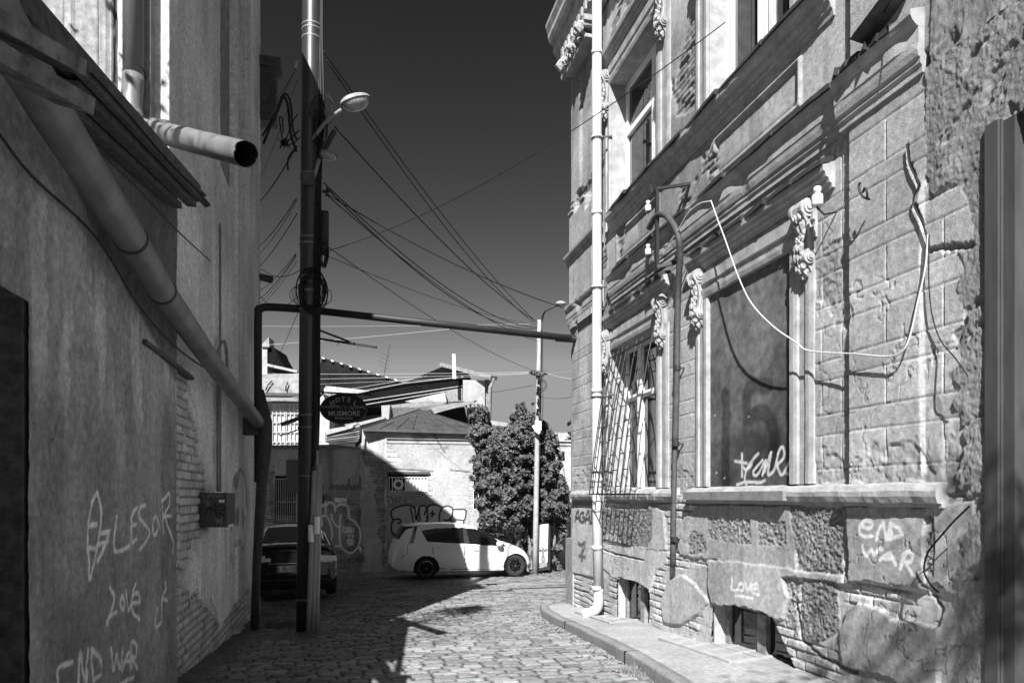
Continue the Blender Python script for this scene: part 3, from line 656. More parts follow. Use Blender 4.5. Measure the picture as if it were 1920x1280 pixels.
b = MB(); b.add([(-900, -300, -4.2), (900, -300, -4.2), (900, 1500, -4.2), (-900, 1500, -4.2)], [(0,1,2,3)])
tag(b.build('ground', M['conc_dk']), kind='structure')
# pavement with kerb
cs_ = np.concatenate([np.arange(-4, 3.5, .5), np.arange(3.5, 11.16, .05)]); V = []; n = len(cs_); al = []
prof_n = 12
for s in cs_:
    x0 = float(curbx(s)); zt = float(gz(s))+.135; w = .02*(float(fbm(np.array(s*3.), np.array(0.), 3, 231))-.5)
    row = [(x0-.002+w, -.25), (x0+w, .0), (x0+w+.004, -.022+.14-.135), (x0+.02+w, .0+.004)]
    xs = [x0+w, x0+w+.002, x0+w+.02, x0+w+.13, x0+w+.135, x0+w+.14, x0+w+.15]+list(np.linspace(x0+w+.2, 3.75, 6))
    zs = [zt-.35, zt-.018, zt, zt+.002, zt-.006, zt-.006, zt+.0]+list(np.linspace(zt+.002, zt+.02, 6))
    V += [(x, s, z) for x, z in zip(xs, zs)]; m_ = len(xs)
V = np.array(V); F = gridfaces(n, m_)[:, ::-1]
V[:, 2] += .006*(fbm(V[:, 0]*4, V[:, 1]*4, 3, 232)-.5)
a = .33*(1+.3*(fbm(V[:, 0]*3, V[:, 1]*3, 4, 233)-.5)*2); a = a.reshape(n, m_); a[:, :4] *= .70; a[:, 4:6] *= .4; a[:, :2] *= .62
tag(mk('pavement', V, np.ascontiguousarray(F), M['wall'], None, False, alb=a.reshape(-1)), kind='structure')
b = MB()
for s in (4.4, 6.15, 8.7):
    x0 = float(curbx(s)); z = float(gz(s))+.139; b.box((x0-.006, s, z-.3), (x0+.14, s+.010, z-.001))
tag(b.build('kerb_joints', M['dark']), kind='structure')
# iron grates with glass-block cells
def grate(quad, nx, ny, label):
    q = [onG(x, y) for x, y in quad]
    for p in q: p[2] = float(gz(p[1]))+.158
    t = thing('pavement_grate', label, 'grate', (q[0]+q[2])/2-(0, 0, .01))
    f = MB()
    def P(u, v): return (1-v)*((1-u)*q[0]+u*q[1])+v*((1-u)*q[3]+u*q[2])
    for i in range(nx+1): f.bar(P(i/nx, 0), P(i/nx, 1), .045 if i in (0, nx) else .026, .02)
    for j in range(ny+1): f.bar(P(0, j/ny), P(1, j/ny), .045 if j in (0, ny) else .026, .018)
    f.build('frame', M['conc'], t)
    g = MB(); e = np.array((0, 0, -.012)); g.add([P(0,0)+e, P(1,0)+e, P(1,1)+e, P(0,1)+e, P(0,0)+2*e, P(1,0)+2*e, P(1,1)+2*e, P(0,1)+2*e], [(0,1,2,3),(7,6,5,4),(0,4,5,1),(1,5,6,2),(2,6,7,3),(3,7,4,0)])
    g.build('glazing', GRG, t)
GRG = mat('dirty_wired_glass', .045, rough=.45, noise=.5, scale=5, bump=.05, spec=.6)
grate([(1080,1166),(1150,1160),(1217,1181),(1146,1190)], 2, 4, 'small gridded pavement light at the foot of the first cellar window')
grate([(1238,1224),(1320,1211),(1478,1258),(1372,1275)], 2, 5, 'large gridded pavement light before the nearer cellar window')
# manhole
t = thing('manhole', 'round iron manhole cover set in cement among the cobbles', 'manhole cover', MH+(0, 0, .03))
b = MB(); b.tube([MH+(0,0,.01), MH+(0,0,.052)], .36, 40); b.build('cover', M['rust'], t)
b = MB(); b.tube([MH+(.40*math.cos(k*math.pi/24), .40*math.sin(k*math.pi/24), .036) for k in range(49)], .03, 6); b.build('rim', M['conc'], t)
c = onG(1005, 1108); b = MB(); b.box(c+(-.55,-.28,.03), c+(.75,.28,.052)); tag(b.build('drain_cover', M['plaster_dk']), 'flat rectangular cover plate in the sunlit cobbles by the house corner', 'cover')

# ------------------------------------------------------------------ left low house (near)
LX = -1.4
LOW = thing('low_house', 'low rendered house with white scrawled words and a worn board canopy', 'house', (LX-1, 3, float(gz(3))))
def spray2(S, Z, alb, lines, w, val, X, op=1., wob=.006):
    nf = fbm(S*55, Z*55, 3, 13); n2 = fbm(S*12, Z*12, 4, 12)
    q = stroke(S+wob*(nf-.5), Z+wob*(n2-.5), [cat([onX(x, y, X) for x, y in l], 5) for l in lines], w)*op*(.8+.4*(nf-.3))
    q = np.clip(q, 0, 1); return alb*(1-q)+val*q
def leftnear(S, Z):
    n1 = fbm(S*1.8, Z*1.2, 5, 501); n2 = fbm(S*14, Z*14, 4, 502); st = fbm(S*5, Z*.6, 4, 503); nf = fbm(S*60, Z*60, 2, 504)
    a = .33*(.8+.4*nf)*(1+.45*(n1-.5)*2)*(1+.14*(n2-.5)*2)*(1+.14*(st-.5)*2)*(1+.3*(fbm(S*4, Z*3, 4, 509)-.5)*2)
    band = sm(.50, .62, st)*sm(1.2, .2, Z)*sm(-1.3, -.3, Z); a = a*(1-.25*band)
    lt = sm(.55, .7, fbm(S*7, Z*.9, 3, 505))*sm(.3, .7, Z)*sm(1.6, 1.1, Z); a = a*(1+.5*lt)
    ck = (1-sm(.0, .007, np.abs(fbm(S*1.7, Z*1.7, 5, 511)-.5)))*sm(.5, .6, fbm(S*.8, Z*.8, 3, 512)); a = a*(1-.4*ck)
    D = sm(-.03, .03, sdf(S, Z, [(4.3, 1.50), (6.25, .93), (6.25, 3.4), (3.2, 3.4), (3.2, 1.9)])+.03*(n2-.5)); a = a*(1-.55*D)  # eave shade and stain painted into the wall as one dark patch
    h = .012*n2+.006*nf+.02*n1
    G = [[(185,922),(176,935),(168,965),(165,1000),(166,1040),(169,1085),(178,1050),(188,1000),(191,965),(188,935),(185,922)],[(170,985),(183,982)],[(167,1025),(180,1029)],
         [(190,1000),(206,996)],[(206,996),(198,1022),(184,1053)],[(186,1020),(204,1015)],
         [(219,968),(216,1031),(243,1023)],[(258,950),(247,965),(246,1013),(256,1010)],[(247,985),(256,982)],
         [(272,946),(262,952),(262,970),(277,990),(279,1003),(263,1029)],[(291,966),(286,978),(288,1002),(297,990),(294,970)],[(304,935),(307,998)],[(304,940),(318,924),(318,945),(308,967),(321,966)],[(310,968),(317,990),(326,1015),(325,1035)],
         [(207,1101),(214,1120),(210,1140),(200,1170),(206,1155),(218,1146)],[(228,1118),(224,1130),(231,1143),(233,1128),(229,1117)],[(236,1108),(243,1143),(254,1095)],[(249,1130),(262,1127),(258,1110),(250,1120),(249,1145),(262,1160)],
         [(311,1090),(312,1105),(304,1120),(302,1165),(290,1172),(294,1140)],[(304,1120),(314,1126)],
         [(138,1240),(113,1252),(113,1290)],[(148,1290),(152,1222),(162,1280),(166,1217)],[(172,1215),(176,1275)],[(172,1216),(188,1235),(190,1260),(176,1275)],
         [(207,1215),(212,1256),(218,1225),(226,1252),(232,1213)],[(229,1256),(242,1222),(246,1252)],[(232,1240),(246,1238)],[(249,1250),(247,1205),(257,1208),(255,1230),(248,1230),(258,1252)],[(224,1282),(253,1268)]]
    a = spray2(S, Z, a, G, .0140, .88, LX+.02, 1.1, .010)
    cut = ((S < 3.48) & (Z < .87)) | (Z > 2.43-(6.0-S)*.20+.03)
    return h, a, cut
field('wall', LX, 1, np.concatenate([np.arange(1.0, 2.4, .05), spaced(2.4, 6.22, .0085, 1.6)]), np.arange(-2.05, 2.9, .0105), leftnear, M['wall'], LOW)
b = MB(); b.box((LX-.35, 1.0, -2.1), (LX-.30, 3.6, .95)); b.box((LX-.30, 3.46, -2.1), (LX-.002, 3.6, .9)); b.box((LX-.3, 1, .87), (LX, 3.5, .9)); b.build('doorway', M['board'], LOW)
b = MB(); b.box((-6, .9, -2.1), (LX-.05, 1.0, 1.0)); b.box((-6, .9, -2.1), (-5.9, 6.2, 1.0)); b.prism([(LX-.08, .9, .9), (LX-.08, 6.2, .9), (LX-.08, 6.2, 2.42), (LX-.08, .9, 1.38)], (0,0,0), (.05,0,0)); b.build('wall', M['plaster_dk'], LOW)
# canopy of boards and corrugated sheets, falling towards the camera
def cz(s, off=0): return 2.43+off-(6.0-s)*.20
def corr(name, x0, x1, s0, s1, off, m, seed, amp=.012, per=.076, label=None):
    ss = np.linspace(s0, s1, 24); xx = np.arange(x0, x1, .0095); V = []
    for s in ss:
        for x in xx:
            V.append((x, s+.03*math.sin(x*40+seed), cz(s, off)+amp*math.sin(2*math.pi*x/per)+.01*math.sin(s*3+seed)-(x-LX)*.10))
    V = np.array(V); F = gridfaces(len(ss), len(xx))[:, ::-1]; n = len(V)
    V2 = V-(0, 0, .004); E = MB(); 
    return mk(name, np.vstack([V, V2]), np.vstack([F, F[:, ::-1]+n]), M[m], LOW, True, label=label)
corr('corrugated_sheet', -1.95, -1.37, 1.0, 5.95, .04, 'sheet', 1)
corr('corrugated_sheet', -1.36, -1.13, 3.5, 6.1, .06, 'sheet', 2)
corr('corrugated_sheet', -1.60, -1.10, 3.4, 6.18, .0, 'sheet', 3)
b = MB()
for x, o, w, h_, s0, s1 in ((-1.14, .005, .035, .11, 1.0, 5.85), (-1.22, -.06, .07, .05, 3.5, 5.98), (-1.31, -.10, .07, .045, 3.5, 5.9)):
    b = MB(); b.bar((x, s0, cz(s0, o)), (x, s1, cz(s1, o)), w, h_); b.build('board', M['board'], LOW)
for (xa, ya, xb, yb, w, h_, dX) in ((-40, -10, 128, 118, .13, .055, -1.02), (20, 90, 140, 190, .15, .06, -1.02)):
    sa, za = onX(xa, ya, dX); sb, zb = onX(xb, yb, dX); b = MB()
    b.bar((dX-.10, sa, za), (dX, sb, zb), w, h_, up=(.25, 0, 1)); b.build('timber_end', M['board2'], LOW)
b = MB()                                     # the roof covering above
b.add([(-1.37,1.0,1.50),(-1.37,6.0,2.50),(-6,6.15,2.0),(-6,1.0,1.0),(-1.37,1.0,1.45),(-1.37,6.0,2.45),(-6,6.15,1.95),(-6,1.0,.95)], [(0,1,2,3),(7,6,5,4),(0,4,5,1),(1,5,6,2),(2,6,7,3),(3,7,4,0)])
b.build('roof', M['rust'], LOW)
# big round downpipe slanting along the wall
b = MB(); pA = np.array((-1.22, *onX(-60, -40, -1.22))); P = []
for x, y in ((-60,-75),(30,95),(105,225),(180,345),(245,447),(303,545),(400,683),(487,795)):
    P.append(np.array((-1.2, *onX(x, y, -1.2))))
b.tube(P, .088, 24); b.build('rain_pipe', M['pipe_g'], LOW, smooth=True, label='thick zinc rain pipe slanting down along the street wall')
b = MB()
for i in (4, 5):
    d = (P[i+1]-P[i-1]); d /= np.linalg.norm(d); b = MB(); b.tube([P[i]-d*.012, P[i]+d*.012], .093, 24); b.build('pipe_collar', M['iron'], LOW)
b = MB(); b.tube(cat([(-1.33, *onX(-20, 225, -1.33)), (-1.35, *onX(60, 330, -1.35)), (-1.33, *onX(180, 445, -1.33)), (-1.3, *onX(262, 575, -1.3)), (-1.3, *onX(335, 655, -1.3)), (-1.32, *onX(400, 700, -1.32))], 6), .007, 6)
b.build('wall_cable', M['wire'], LOW)
b = MB(); b.tube(cat([(-1.15, *onX(110, 215, -1.15)), (-1.2, *onX(250, 345, -1.2)), (-1.25, *onX(330, 430, -1.25)), (-1.3, *onX(395, 490, -1.3))], 6), .006, 6); b.build('wall_cable', M['wire'], LOW)
b = MB(); q = np.array((LX, *onX(262, 640, LX))); b.box(q+(-.02,-.02,-.02), q+(.05,1.5,.012)); b.build('ledge_strip', M['rust'], LOW)

# ------------------------------------------------------------------ left tall house
TX = -1.45
TALL = thing('tall_house', 'tall rendered house on the left with white end wall and bare brick patch', 'house', (TX-2, 9, float(gz(9))))
def lefttall(S, Z):
    n1 = fbm(S*1.8, Z*1.2, 5, 601); n2 = fbm(S*14, Z*14, 4, 602); st = fbm(S*4, Z*.5, 4, 603); nf = fbm(S*60, Z*60, 2, 604)
    h = .012*n2+.006*nf
    h = h-.07*((S > 8.6) & (S < 9.55) & (Z > 3.9))+.03*((S > 9.7) & (Z > -9))
    for k in range(3): h = h+.04*np.exp(-((S-10.1-k*.28)/.05)**2)*(Z > 4.7)
    a = .66*(.8+.4*nf)*(1+.4*(n1-.5)*2)*(1+.12*(n2-.5)*2)*(1+.16*(st-.5)*2)
    up = sm(2.2, 3.2, Z); a = a*(1-.1*up)
    a = np.where(S > 9.75, a*.8, a)
    bh, bk, bm = bricks(S, Z, .25, .082, 33)
    L = sdf(S, Z, [onX(x, y, TX) for x, y in [(322,640),(338,690),(350,720),(356,770),(372,800),(372,850),(386,885),(389,990),(372,1012),(360,1045),(348,1060),(340,1080),(322,1085)]])+.05*(n2-.5)
    L2 = sdf(S, Z, [onX(x, y, TX) for x, y in [(322,1085),(345,1105),(372,1118),(398,1150),(412,1180),(440,1125),(462,1105),(468,1165),(440,1195),(322,1420)]])+.16*(n2-.5)+.12*(fbm(S*3, Z*3, 3, 609)-.5)
    L = np.maximum(L, L2)
    loss = sm(-.006, .006, L)
    ck = (1-sm(.0, .008, np.abs(fbm(S*1.9, Z*1.9, 5, 611)-.5)))*sm(.5, .6, fbm(S*.7, Z*.7, 3, 612)); a = a*(1-.4*ck); h = h-.008*ck
    g = fbm(S*1.6, Z*1.6, 4, 605)+.5*sm(-1.2, -2.1, Z-.06*(S-6)*-1)-.1
    loss = np.maximum(loss, sm(.66, .70, g)*(Z < -1.0))
    h = h*(1-loss)+(-.045+bh*1.1)*loss; a = a*(1-loss)+np.where(bm > .5, .50*bk, .16)*loss
    d = np.abs(L); a = a*(1-.5*np.exp(-(d/.02)**2)*(L < 0)) if False else a
    # worn pale figure-like blot with drips, dark rim
    blot = [(444,884),(452,890),(456,920),(458,960),(456,1000),(450,1028),(445,1010),(438,1022),(436,1060),(433,1030),(432,1050),(431,1000),(433,960),(436,900)]
    Lb = sdf(S, Z, [onX(x, y, TX) for x, y in blot])+.02*(n2-.5)
    k = sm(-.01, .01, Lb); rim = sm(-.05, -.03, Lb)*(1-k)*(S > 8)
    a = a*(1-.55*rim); hol = 1-sm(.03, .06, np.hypot((S-onX(441, 968, TX)[0])/1.5, (Z-onX(441, 968, TX)[1])/3))
    a = a*(1-k)+.58*k*(1-.6*sm(.55, .68, fbm(S*6, Z*3, 3, 606))); a = a*(1-.7*hol)
    dr = sm(.6, .75, fbm(S*14, Z*.8, 3, 607))*sm(-2.0, -1.0, Z)*sm(-.1, -.5, Z)*(S > 7)*(1-loss); a = a*(1+.35*dr)
    q = stroke(S+.02*(n2-.5), Z+.02*(nf-.5), [[onX(x, y, TX) for x, y in l] for l in ([(333,655),(343,700),(356,730),(364,765),(368,798),(372,830)], [(393,1122),(404,1150),(410,1182)])], .014); h = h-.03*q; a = a*(1-.6*q)
    return h, a, Z > np.interp(S, RTX, RTZ)
RTX = [6.2, 8.5, 12.15]; RTZ = [7.30, 7.30, 9.36]
field('wall', TX, 1, spaced(6.2, 12.15, .010, 1.3), np.arange(-2.3, 9.45, .0165), lefttall, M['wall'], TALL)
b = MB(); b.box((-9, 12.1, -2.5), (TX, 12.2, 9.3)); b.box((-9, 6.3, 2.6), (-8.9, 12.2, 9.3)); b.box((TX-.1, 6.21, 2.5), (TX-.03, 6.3, 7.25)); b.box((TX-.08, 6.22, -2.3), (TX-.04, 12.1, 7.25)); b.prism([(TX-.08, 8.5, 7.25), (TX-.08, 12.1, 7.25), (TX-.08, 12.1, 9.3)], (0,0,0), (.04,0,0)); b.box((-9, 6.25, 7.15), (TX-.1, 8.5, 7.25)); b.build('wall', M['plaster_dk'], TALL)
# gable end standing behind the eave, casts the slope of the shadow on the far wall
b = MB(); b.add([(TX+.25, 8.4, 7.36), (TX+.25, 12.2, 9.42), (-4.2, 12.2, 12.0), (-9.5, 12.2, 14.4), (-9.5, 8.4, 12.5), (-4.2, 8.4, 10.4), (TX+.25, 8.4, 7.26), (TX+.25, 12.2, 9.30), (-9, 12.2, 9.2), (-9, 8.4, 7.2)], [(0,1,2,5),(5,2,3,4),(1,7,8,3,2),(0,6,7,1),(6,0,5,4,9),(4,3,8,9),(9,8,7,6)]); b.build('roof', M['roofm'], TALL)
moulding('cornice', [(-.03,7.0),(.06,7.0),(.08,7.08),(.14,7.10),(.20,7.20),(.28,7.24),(.28,7.32),(.0,7.36)], 6.2, 8.5, TX, m='plaster', seed=71, parent=TALL)
o = [q for q in bpy.data.objects if q.parent == TALL and q.name.startswith('cornice')][0]
for v in o.data.vertices: v.co.x = 2*(TX-ORG[TALL][0])-v.co.x
o2 = o.copy(); o2.data = o.data.copy(); SC.collection.objects.link(o2); o2.parent = TALL; ORG[o2] = ORG[o]
for v in o2.data.vertices: f = (v.co.y+ORG[TALL][1]-6.2)/2.3; yy = 8.5+f*3.7; v.co.z += (yy-8.5)*.5644; v.co.y = yy-ORG[TALL][1]
# sunlit end wall with shutter boards
def endw(U, Z):
    n1 = fbm(U*2, Z*2, 5, 701); n2 = fbm(U*14, Z*14, 4, 702); st = fbm(U*20, Z*1.2, 4, 703)
    a = .46*(1+.25*(n1-.5)*2)*(1+.08*(n2-.5)*2)
    bd = (U < -1.86) & (Z > 2.2); ph = ((U+1.86)/.25) % 1
    strip = (ph > .62) & (ph < .86)
    ab = .30*(1+.5*(st-.5)*2)*(1+.25*(n2-.5)*2); hb = .01+.025*strip-.02*(np.abs(ph-.60) < .02)-.02*(np.abs(ph-.88) < .02)
    zj = (Z-3.34-(U+1.9)*-.12); hb = hb-.03*(np.abs(zj) < .012)*(1-strip)
    ab = ab*(1-.8*(np.abs(ph-.60) < .025)-.0)*(1-.7*((np.abs(zj) < .012)*(1-strip)))
    a = np.where(bd, ab, a); h = np.where(bd, hb, .006*n2+.01*n1)
    crack = 1-sm(.012, .022, np.abs(U+1.845+.02*(fbm(Z*4, Z*0, 3, 704)-.5))); h = h-.04*crack; a = a*(1-.85*crack)
    cor = (U > -1.50); h = h+.02*cor
    return h, a
u_ = np.arange(-4.5, TX+.03, .010); z_ = np.arange(2.2, 7.3, .02); U, Z = np.meshgrid(u_, z_, indexing='ij'); h, a = endw(U, Z)
mk('end_wall', np.stack([U, 6.2-h, Z], -1).reshape(-1, 3), gridfaces(len(u_), len(z_)), M['wall'], TALL, True, alb=a.reshape(-1))
b = MB(); b.box((TX-.20, 6.08, 2.2), (TX-.10, 6.2, 7.2)); b.build('corner_recess', M['plaster_dk'], TALL)
b = MB(); vx = -1.66; b.tube([(vx, 6.03, 7.3), (vx, 6.03, 5.5), (vx, 6.03, 3.35)], .078, 18); b.tube(cat([(vx, 6.03, 3.36), (vx, 6.0, 3.05), (vx+.10, 5.93, 2.92), (vx+.3, 5.92, 2.90)], 6), .080, 18); b.build('downpipe', M['pipe_g'], TALL, smooth=True)
b = MB(); b.tube([(vx+.01*math.cos(k), 6.03+.01*math.sin(k), 3.38+.02*math.sin(k*2)) for k in (0, 1)], .084, 14); b.build('pipe_clamp', M['iron'], TALL)
b = MB(); n = 30; V = []; F = []; A_ = np.array((-1.52, 6.0, 2.93)); B_ = np.array((-.66, 4.82, 2.27)); dd = (B_-A_)/np.linalg.norm(B_-A_); e1 = np.cross(dd, (0, 0, 1.)); e1 /= np.linalg.norm(e1); e2 = np.cross(e1, dd)
for i in range(9):
    for k in range(n):
        a_ = 2*math.pi*k/n; jag = .045*float(vn(k*.9, 3.3, 3)) if i == 8 else 0; rr0 = .082*(1+.05*(float(vn(k*.5, i*.6, 8))-.5))
        V.append(A_+(B_-A_)*i/8+dd*jag+e1*rr0*math.cos(a_)+e2*rr0*math.sin(a_))
for i in range(8):
    for k in range(n): F.append((i*n+k, i*n+(k+1) % n, (i+1)*n+(k+1) % n, (i+1)*n+k))
sp_ = mk('drain_spout', V, F, M['pipe_g'], TALL, True, label='broken zinc spout with a torn open end')
c_ = [np.mean(np.array(V[i*n:(i+1)*n]), 0) for i in range(9)]; VI = [c_[i//n]+(np.array(V[i])-c_[i//n])*.95+dd*.002 for i in range(9*n)]
mk('spout_inside', VI+[c_[4]], [q[::-1] for q in F[4*n:]]+[(4*n+k, 4*n+(k+1) % n, 9*n) for k in range(n)], M['dark'], sp_)
# boxed gutter end and eave at the far corner, high up
b = MB(); q0 = np.array((-1.38, 12.0, 0.)); zt = onX(505, 108, -1.3)[1]
b.box((-1.45, 12.1, 6.3), (-1.15, 12.35, 7.25)); b.box((-1.5, 12.05, 7.2), (-1.08, 12.42, 7.36)); b.build('gutter_box', M['rust'], TALL)
# meter cabinet with conduits
A0 = np.array((TX+.0, *onX(384, 920, TX+.14))); s0, z1 = onX(376, 921, TX+.16); _, z0 = onX(376, 996, TX+.16); s1, _ = onX(431, 921, TX+.16)
s0b = onX(378, 960, TX+.02)[0]
cb = thing('meter_cabinet', 'dark metal meter cabinet with chalky scribbles, fixed to the left wall beside bare bricks', 'meter box', (TX, (s0+s1)/2, z0))
s1 = s0+.62; dpt = .24
z1 = onX(380, 922, TX+dpt)[1]
c0 = onX(378, 920, TX+.0)[0]; ce = c0+.55
b = MB(); b.box((TX-.02, c0, z0), (TX+dpt, ce, z1)); b.build('cabinet_body', M['rust'], cb)
CAB = mat('cabinet_paint', attr=True, rough=.5, noise=.2, scale=12, bump=.05, spec=.3)
xs2 = np.linspace(TX+.005, TX+dpt-.005, 60); zs2 = np.linspace(z0+.01, z1-.01, 100); XX, ZZ = np.meshgrid(xs2, zs2, indexing='ij')
fx = (XX-TX)/dpt; fz = (ZZ-z0)/(z1-z0); al = .045+.05*fbm(XX*9, ZZ*9, 4, 801)
for ls, w, v in (([[(.15,.40),(.35,.62),(.45,.45)],[(.2,.52),(.42,.52)],[(.45,.62),(.6,.40),(.55,.70)],[(.65,.60),(.9,.62),(.95,.5),(.7,.5)],[(.55,.30),(.75,.42),(.9,.30)]], .022, .008),
                 ([[(.25,.88),(.35,.95),(.45,.88),(.55,.94),(.65,.88),(.75,.94),(.88,.88)],[(.1,.75),(.3,.7),(.2,.65),(.35,.62)],[(.5,.28),(.7,.2),(.6,.1),(.85,.3),(.75,.05),(.9,.15)],[(.55,.22),(.8,.12)]], .010, .30)):
    q = stroke(fx, fz*1.6, [[(a_, b_*1.6) for a_, b_ in l] for l in ls], w); al = al*(1-q)+v*q
mk('cabinet_door', np.stack([XX, 0*XX+c0-.006, ZZ], -1).reshape(-1, 3), gridfaces(60, 100), CAB, cb, alb=al.reshape(-1))
b = MB(); b.box((TX+dpt*.70, c0-.012, z0+(z1-z0)*.72), (TX+dpt*.92, c0-.008, z0+(z1-z0)*.80)); b.build('sticker', M['white'], cb)
b = MB(); b.box((TX+dpt, c0+.12, z0+.02), (TX+dpt+.004, ce-.14, z1-.36)); b.build('sticker', M['white'], cb)
b = MB(); ps0, pz = onX(409, 918, TX+.05)
b.tube([(TX+.05, ps0, pz-.02), (TX+.05, ps0, 0.3), (TX+.05, ps0, onX(409, 660, TX+.05)[1])], .018, 10)
b.tube(cat([(TX+.05, ps0, onX(409, 662, TX+.05)[1]), (TX+.06, ps0+.06, onX(409, 652, TX+.05)[1]+.04), (TX+.07, ps0+.3, onX(420, 650, TX+.05)[1]+.04), (TX+.07, ps0+.46, 1.62), (TX+.07, ps0+.46, 1.2)], 6), .018, 10)
b.tube([(TX+.05, ps0+.12, pz-.02), (TX+.05, ps0+.12, 3.1)], .014, 8)
b.build('conduit', M['plaster_dk'], cb, smooth=True)
# rain pipe head and the black vertical pipe at the corner, beam-like gas pipe over the street
k0 = np.array((-1.2, *onX(487, 797, -1.2)))
b = MB(); b.box(k0+(-.25,-.12,-.14), k0+(.08,.12,.10)); b.build('pipe_bracket', M['rust'], TALL)
g = thing('gas_pipe', 'black gas pipe that rises at the left wall corner and crosses high over the street', 'pipe', (-1.3, 12.0, float(gz(12))))
gx = -1.22; gs = onX(484, 600, gx)[0]; zt = onX(484, 575, gx)[1]
far_end = np.array((FX-.02, 10.35, onX(1078, 632, FX-.1)[1]))
b = MB(); b.tube(cat([(gx, gs, .2), (gx, gs, 1.5), (gx, gs, zt-.14), (gx+.03, gs, zt-.03), (gx+.16, gs-.02, zt), (gx+.6, gs-.10, zt-.02)], 8), .055, 14)
b.tube([(gx+.58, gs-.1, zt-.02), tuple(far_end*.5+np.array((gx+.5, gs-.1, zt))*.5-(0,0,.01)), tuple(far_end)], .052, 14)
b.build('pipe_run', M['iron'], g, smooth=True)
b = MB(); b.tube([far_end-(.35, -.02, -.01), far_end+(0,0,0)], .062, 14); b.build('end_sleeve', M['iron'], g)
b = MB(); b.tube(cat([(gx, gs, 1.3), (gx+.08, gs-.1, .9), (gx+.10, gs-.1, .3), (gx+.05, gs-.05, -.6), (gx-.02, gs, -1.95)], 6), [.07]*6*4+[.07], 10) if False else b.tube([(gx+.02, gs, 1.5), (gx+.10, gs-.05, 1.05), (gx+.10, gs-.05, .75), (gx+.05, gs-.05, .1), (gx-.02, gs, -1.0), (gx-.05, gs, -2.0)], [.06,.10,.10,.075,.06,.06], 10)
b.build('lower_pipe', M['rust'], g, smooth=True)
b = MB(); b.tube([(-1.45, 12.05, 3.66), (-1.2, 12.06, 3.62)], .06, 10); b.build('pipe_stub', M['rust'], TALL)

LT = MB(); q = random.Random(77)                # grit and small litter along the walls and in the gutter
for k in range(420):
    s_0 = q.uniform(5.6, 12); x_0 = float(curbx(s_0))-abs(q.gauss(0, .12))-.02 if k % 2 else TX+.1+abs(q.gauss(0, .35))
    r0 = q.uniform(.006, .022); zz0 = float(gz(s_0))+.03; LT.ball((x_0, s_0, zz0), (r0*q.uniform(.7, 2), r0, r0*.6), 5, 3)
tag(LT.build('gutter_litter', M['plaster_dk']), kind='stuff')
# ------------------------------------------------------------------ far side of the street
def wframe(xa, ya, xb, yb):                  # wall between two camera-space points
    D = np.array((xb-xa, yb-ya)); L = np.linalg.norm(D); D /= L
    def pos(U, h, Z):
        n = (D[1], -D[0]); X = xa+U*D[0]+h*n[0]; Y = ya+U*D[1]+h*n[1]
        return np.stack([CS*X+SN*Y, -SN*X+CS*Y, Z+0*X], -1)
    def px(x, y):
        t = (x-960)/1280; u = (t*ya-xa)/(D[0]-t*D[1]); Y = ya+u*D[1]; return (u, (930-y)/1280*Y)
    return pos, px, L
def wfield(name, pos, u, z, fn, m, parent):
    U, Z = np.meshgrid(u, z, indexing='ij'); h, a, cut = fn(U, Z)
    keep = None if cut is None else ~(cut[:-1, :-1] & cut[1:, 1:])
    return mk(name, pos(U, h, Z).reshape(-1, 3), gridfaces(len(u), len(z), keep), m, parent, True, alb=np.clip(a, .01, .9).reshape(-1))
def z8(pts, px): return [px(560+x/4.8, 860+y/4.8) for x, y in pts]
def ppx(poly, d, dep, mb=None):              # outline at camera depth d, real thickness dep going back
    mb = mb or MB(); f = [at(x, y, d) for x, y in poly]; back = np.array((SN, CS, 0))*dep
    return mb.prism(f, (0, 0, 0), back)
RP, RX, RL = wframe(-4.1, 22.3, 2.2, 23.5)
ROW = thing('corner_house', 'low pale corner house with pyramid metal roof, barred windows and bubble letters', 'house', cam2w(-1, 24, -2.5))
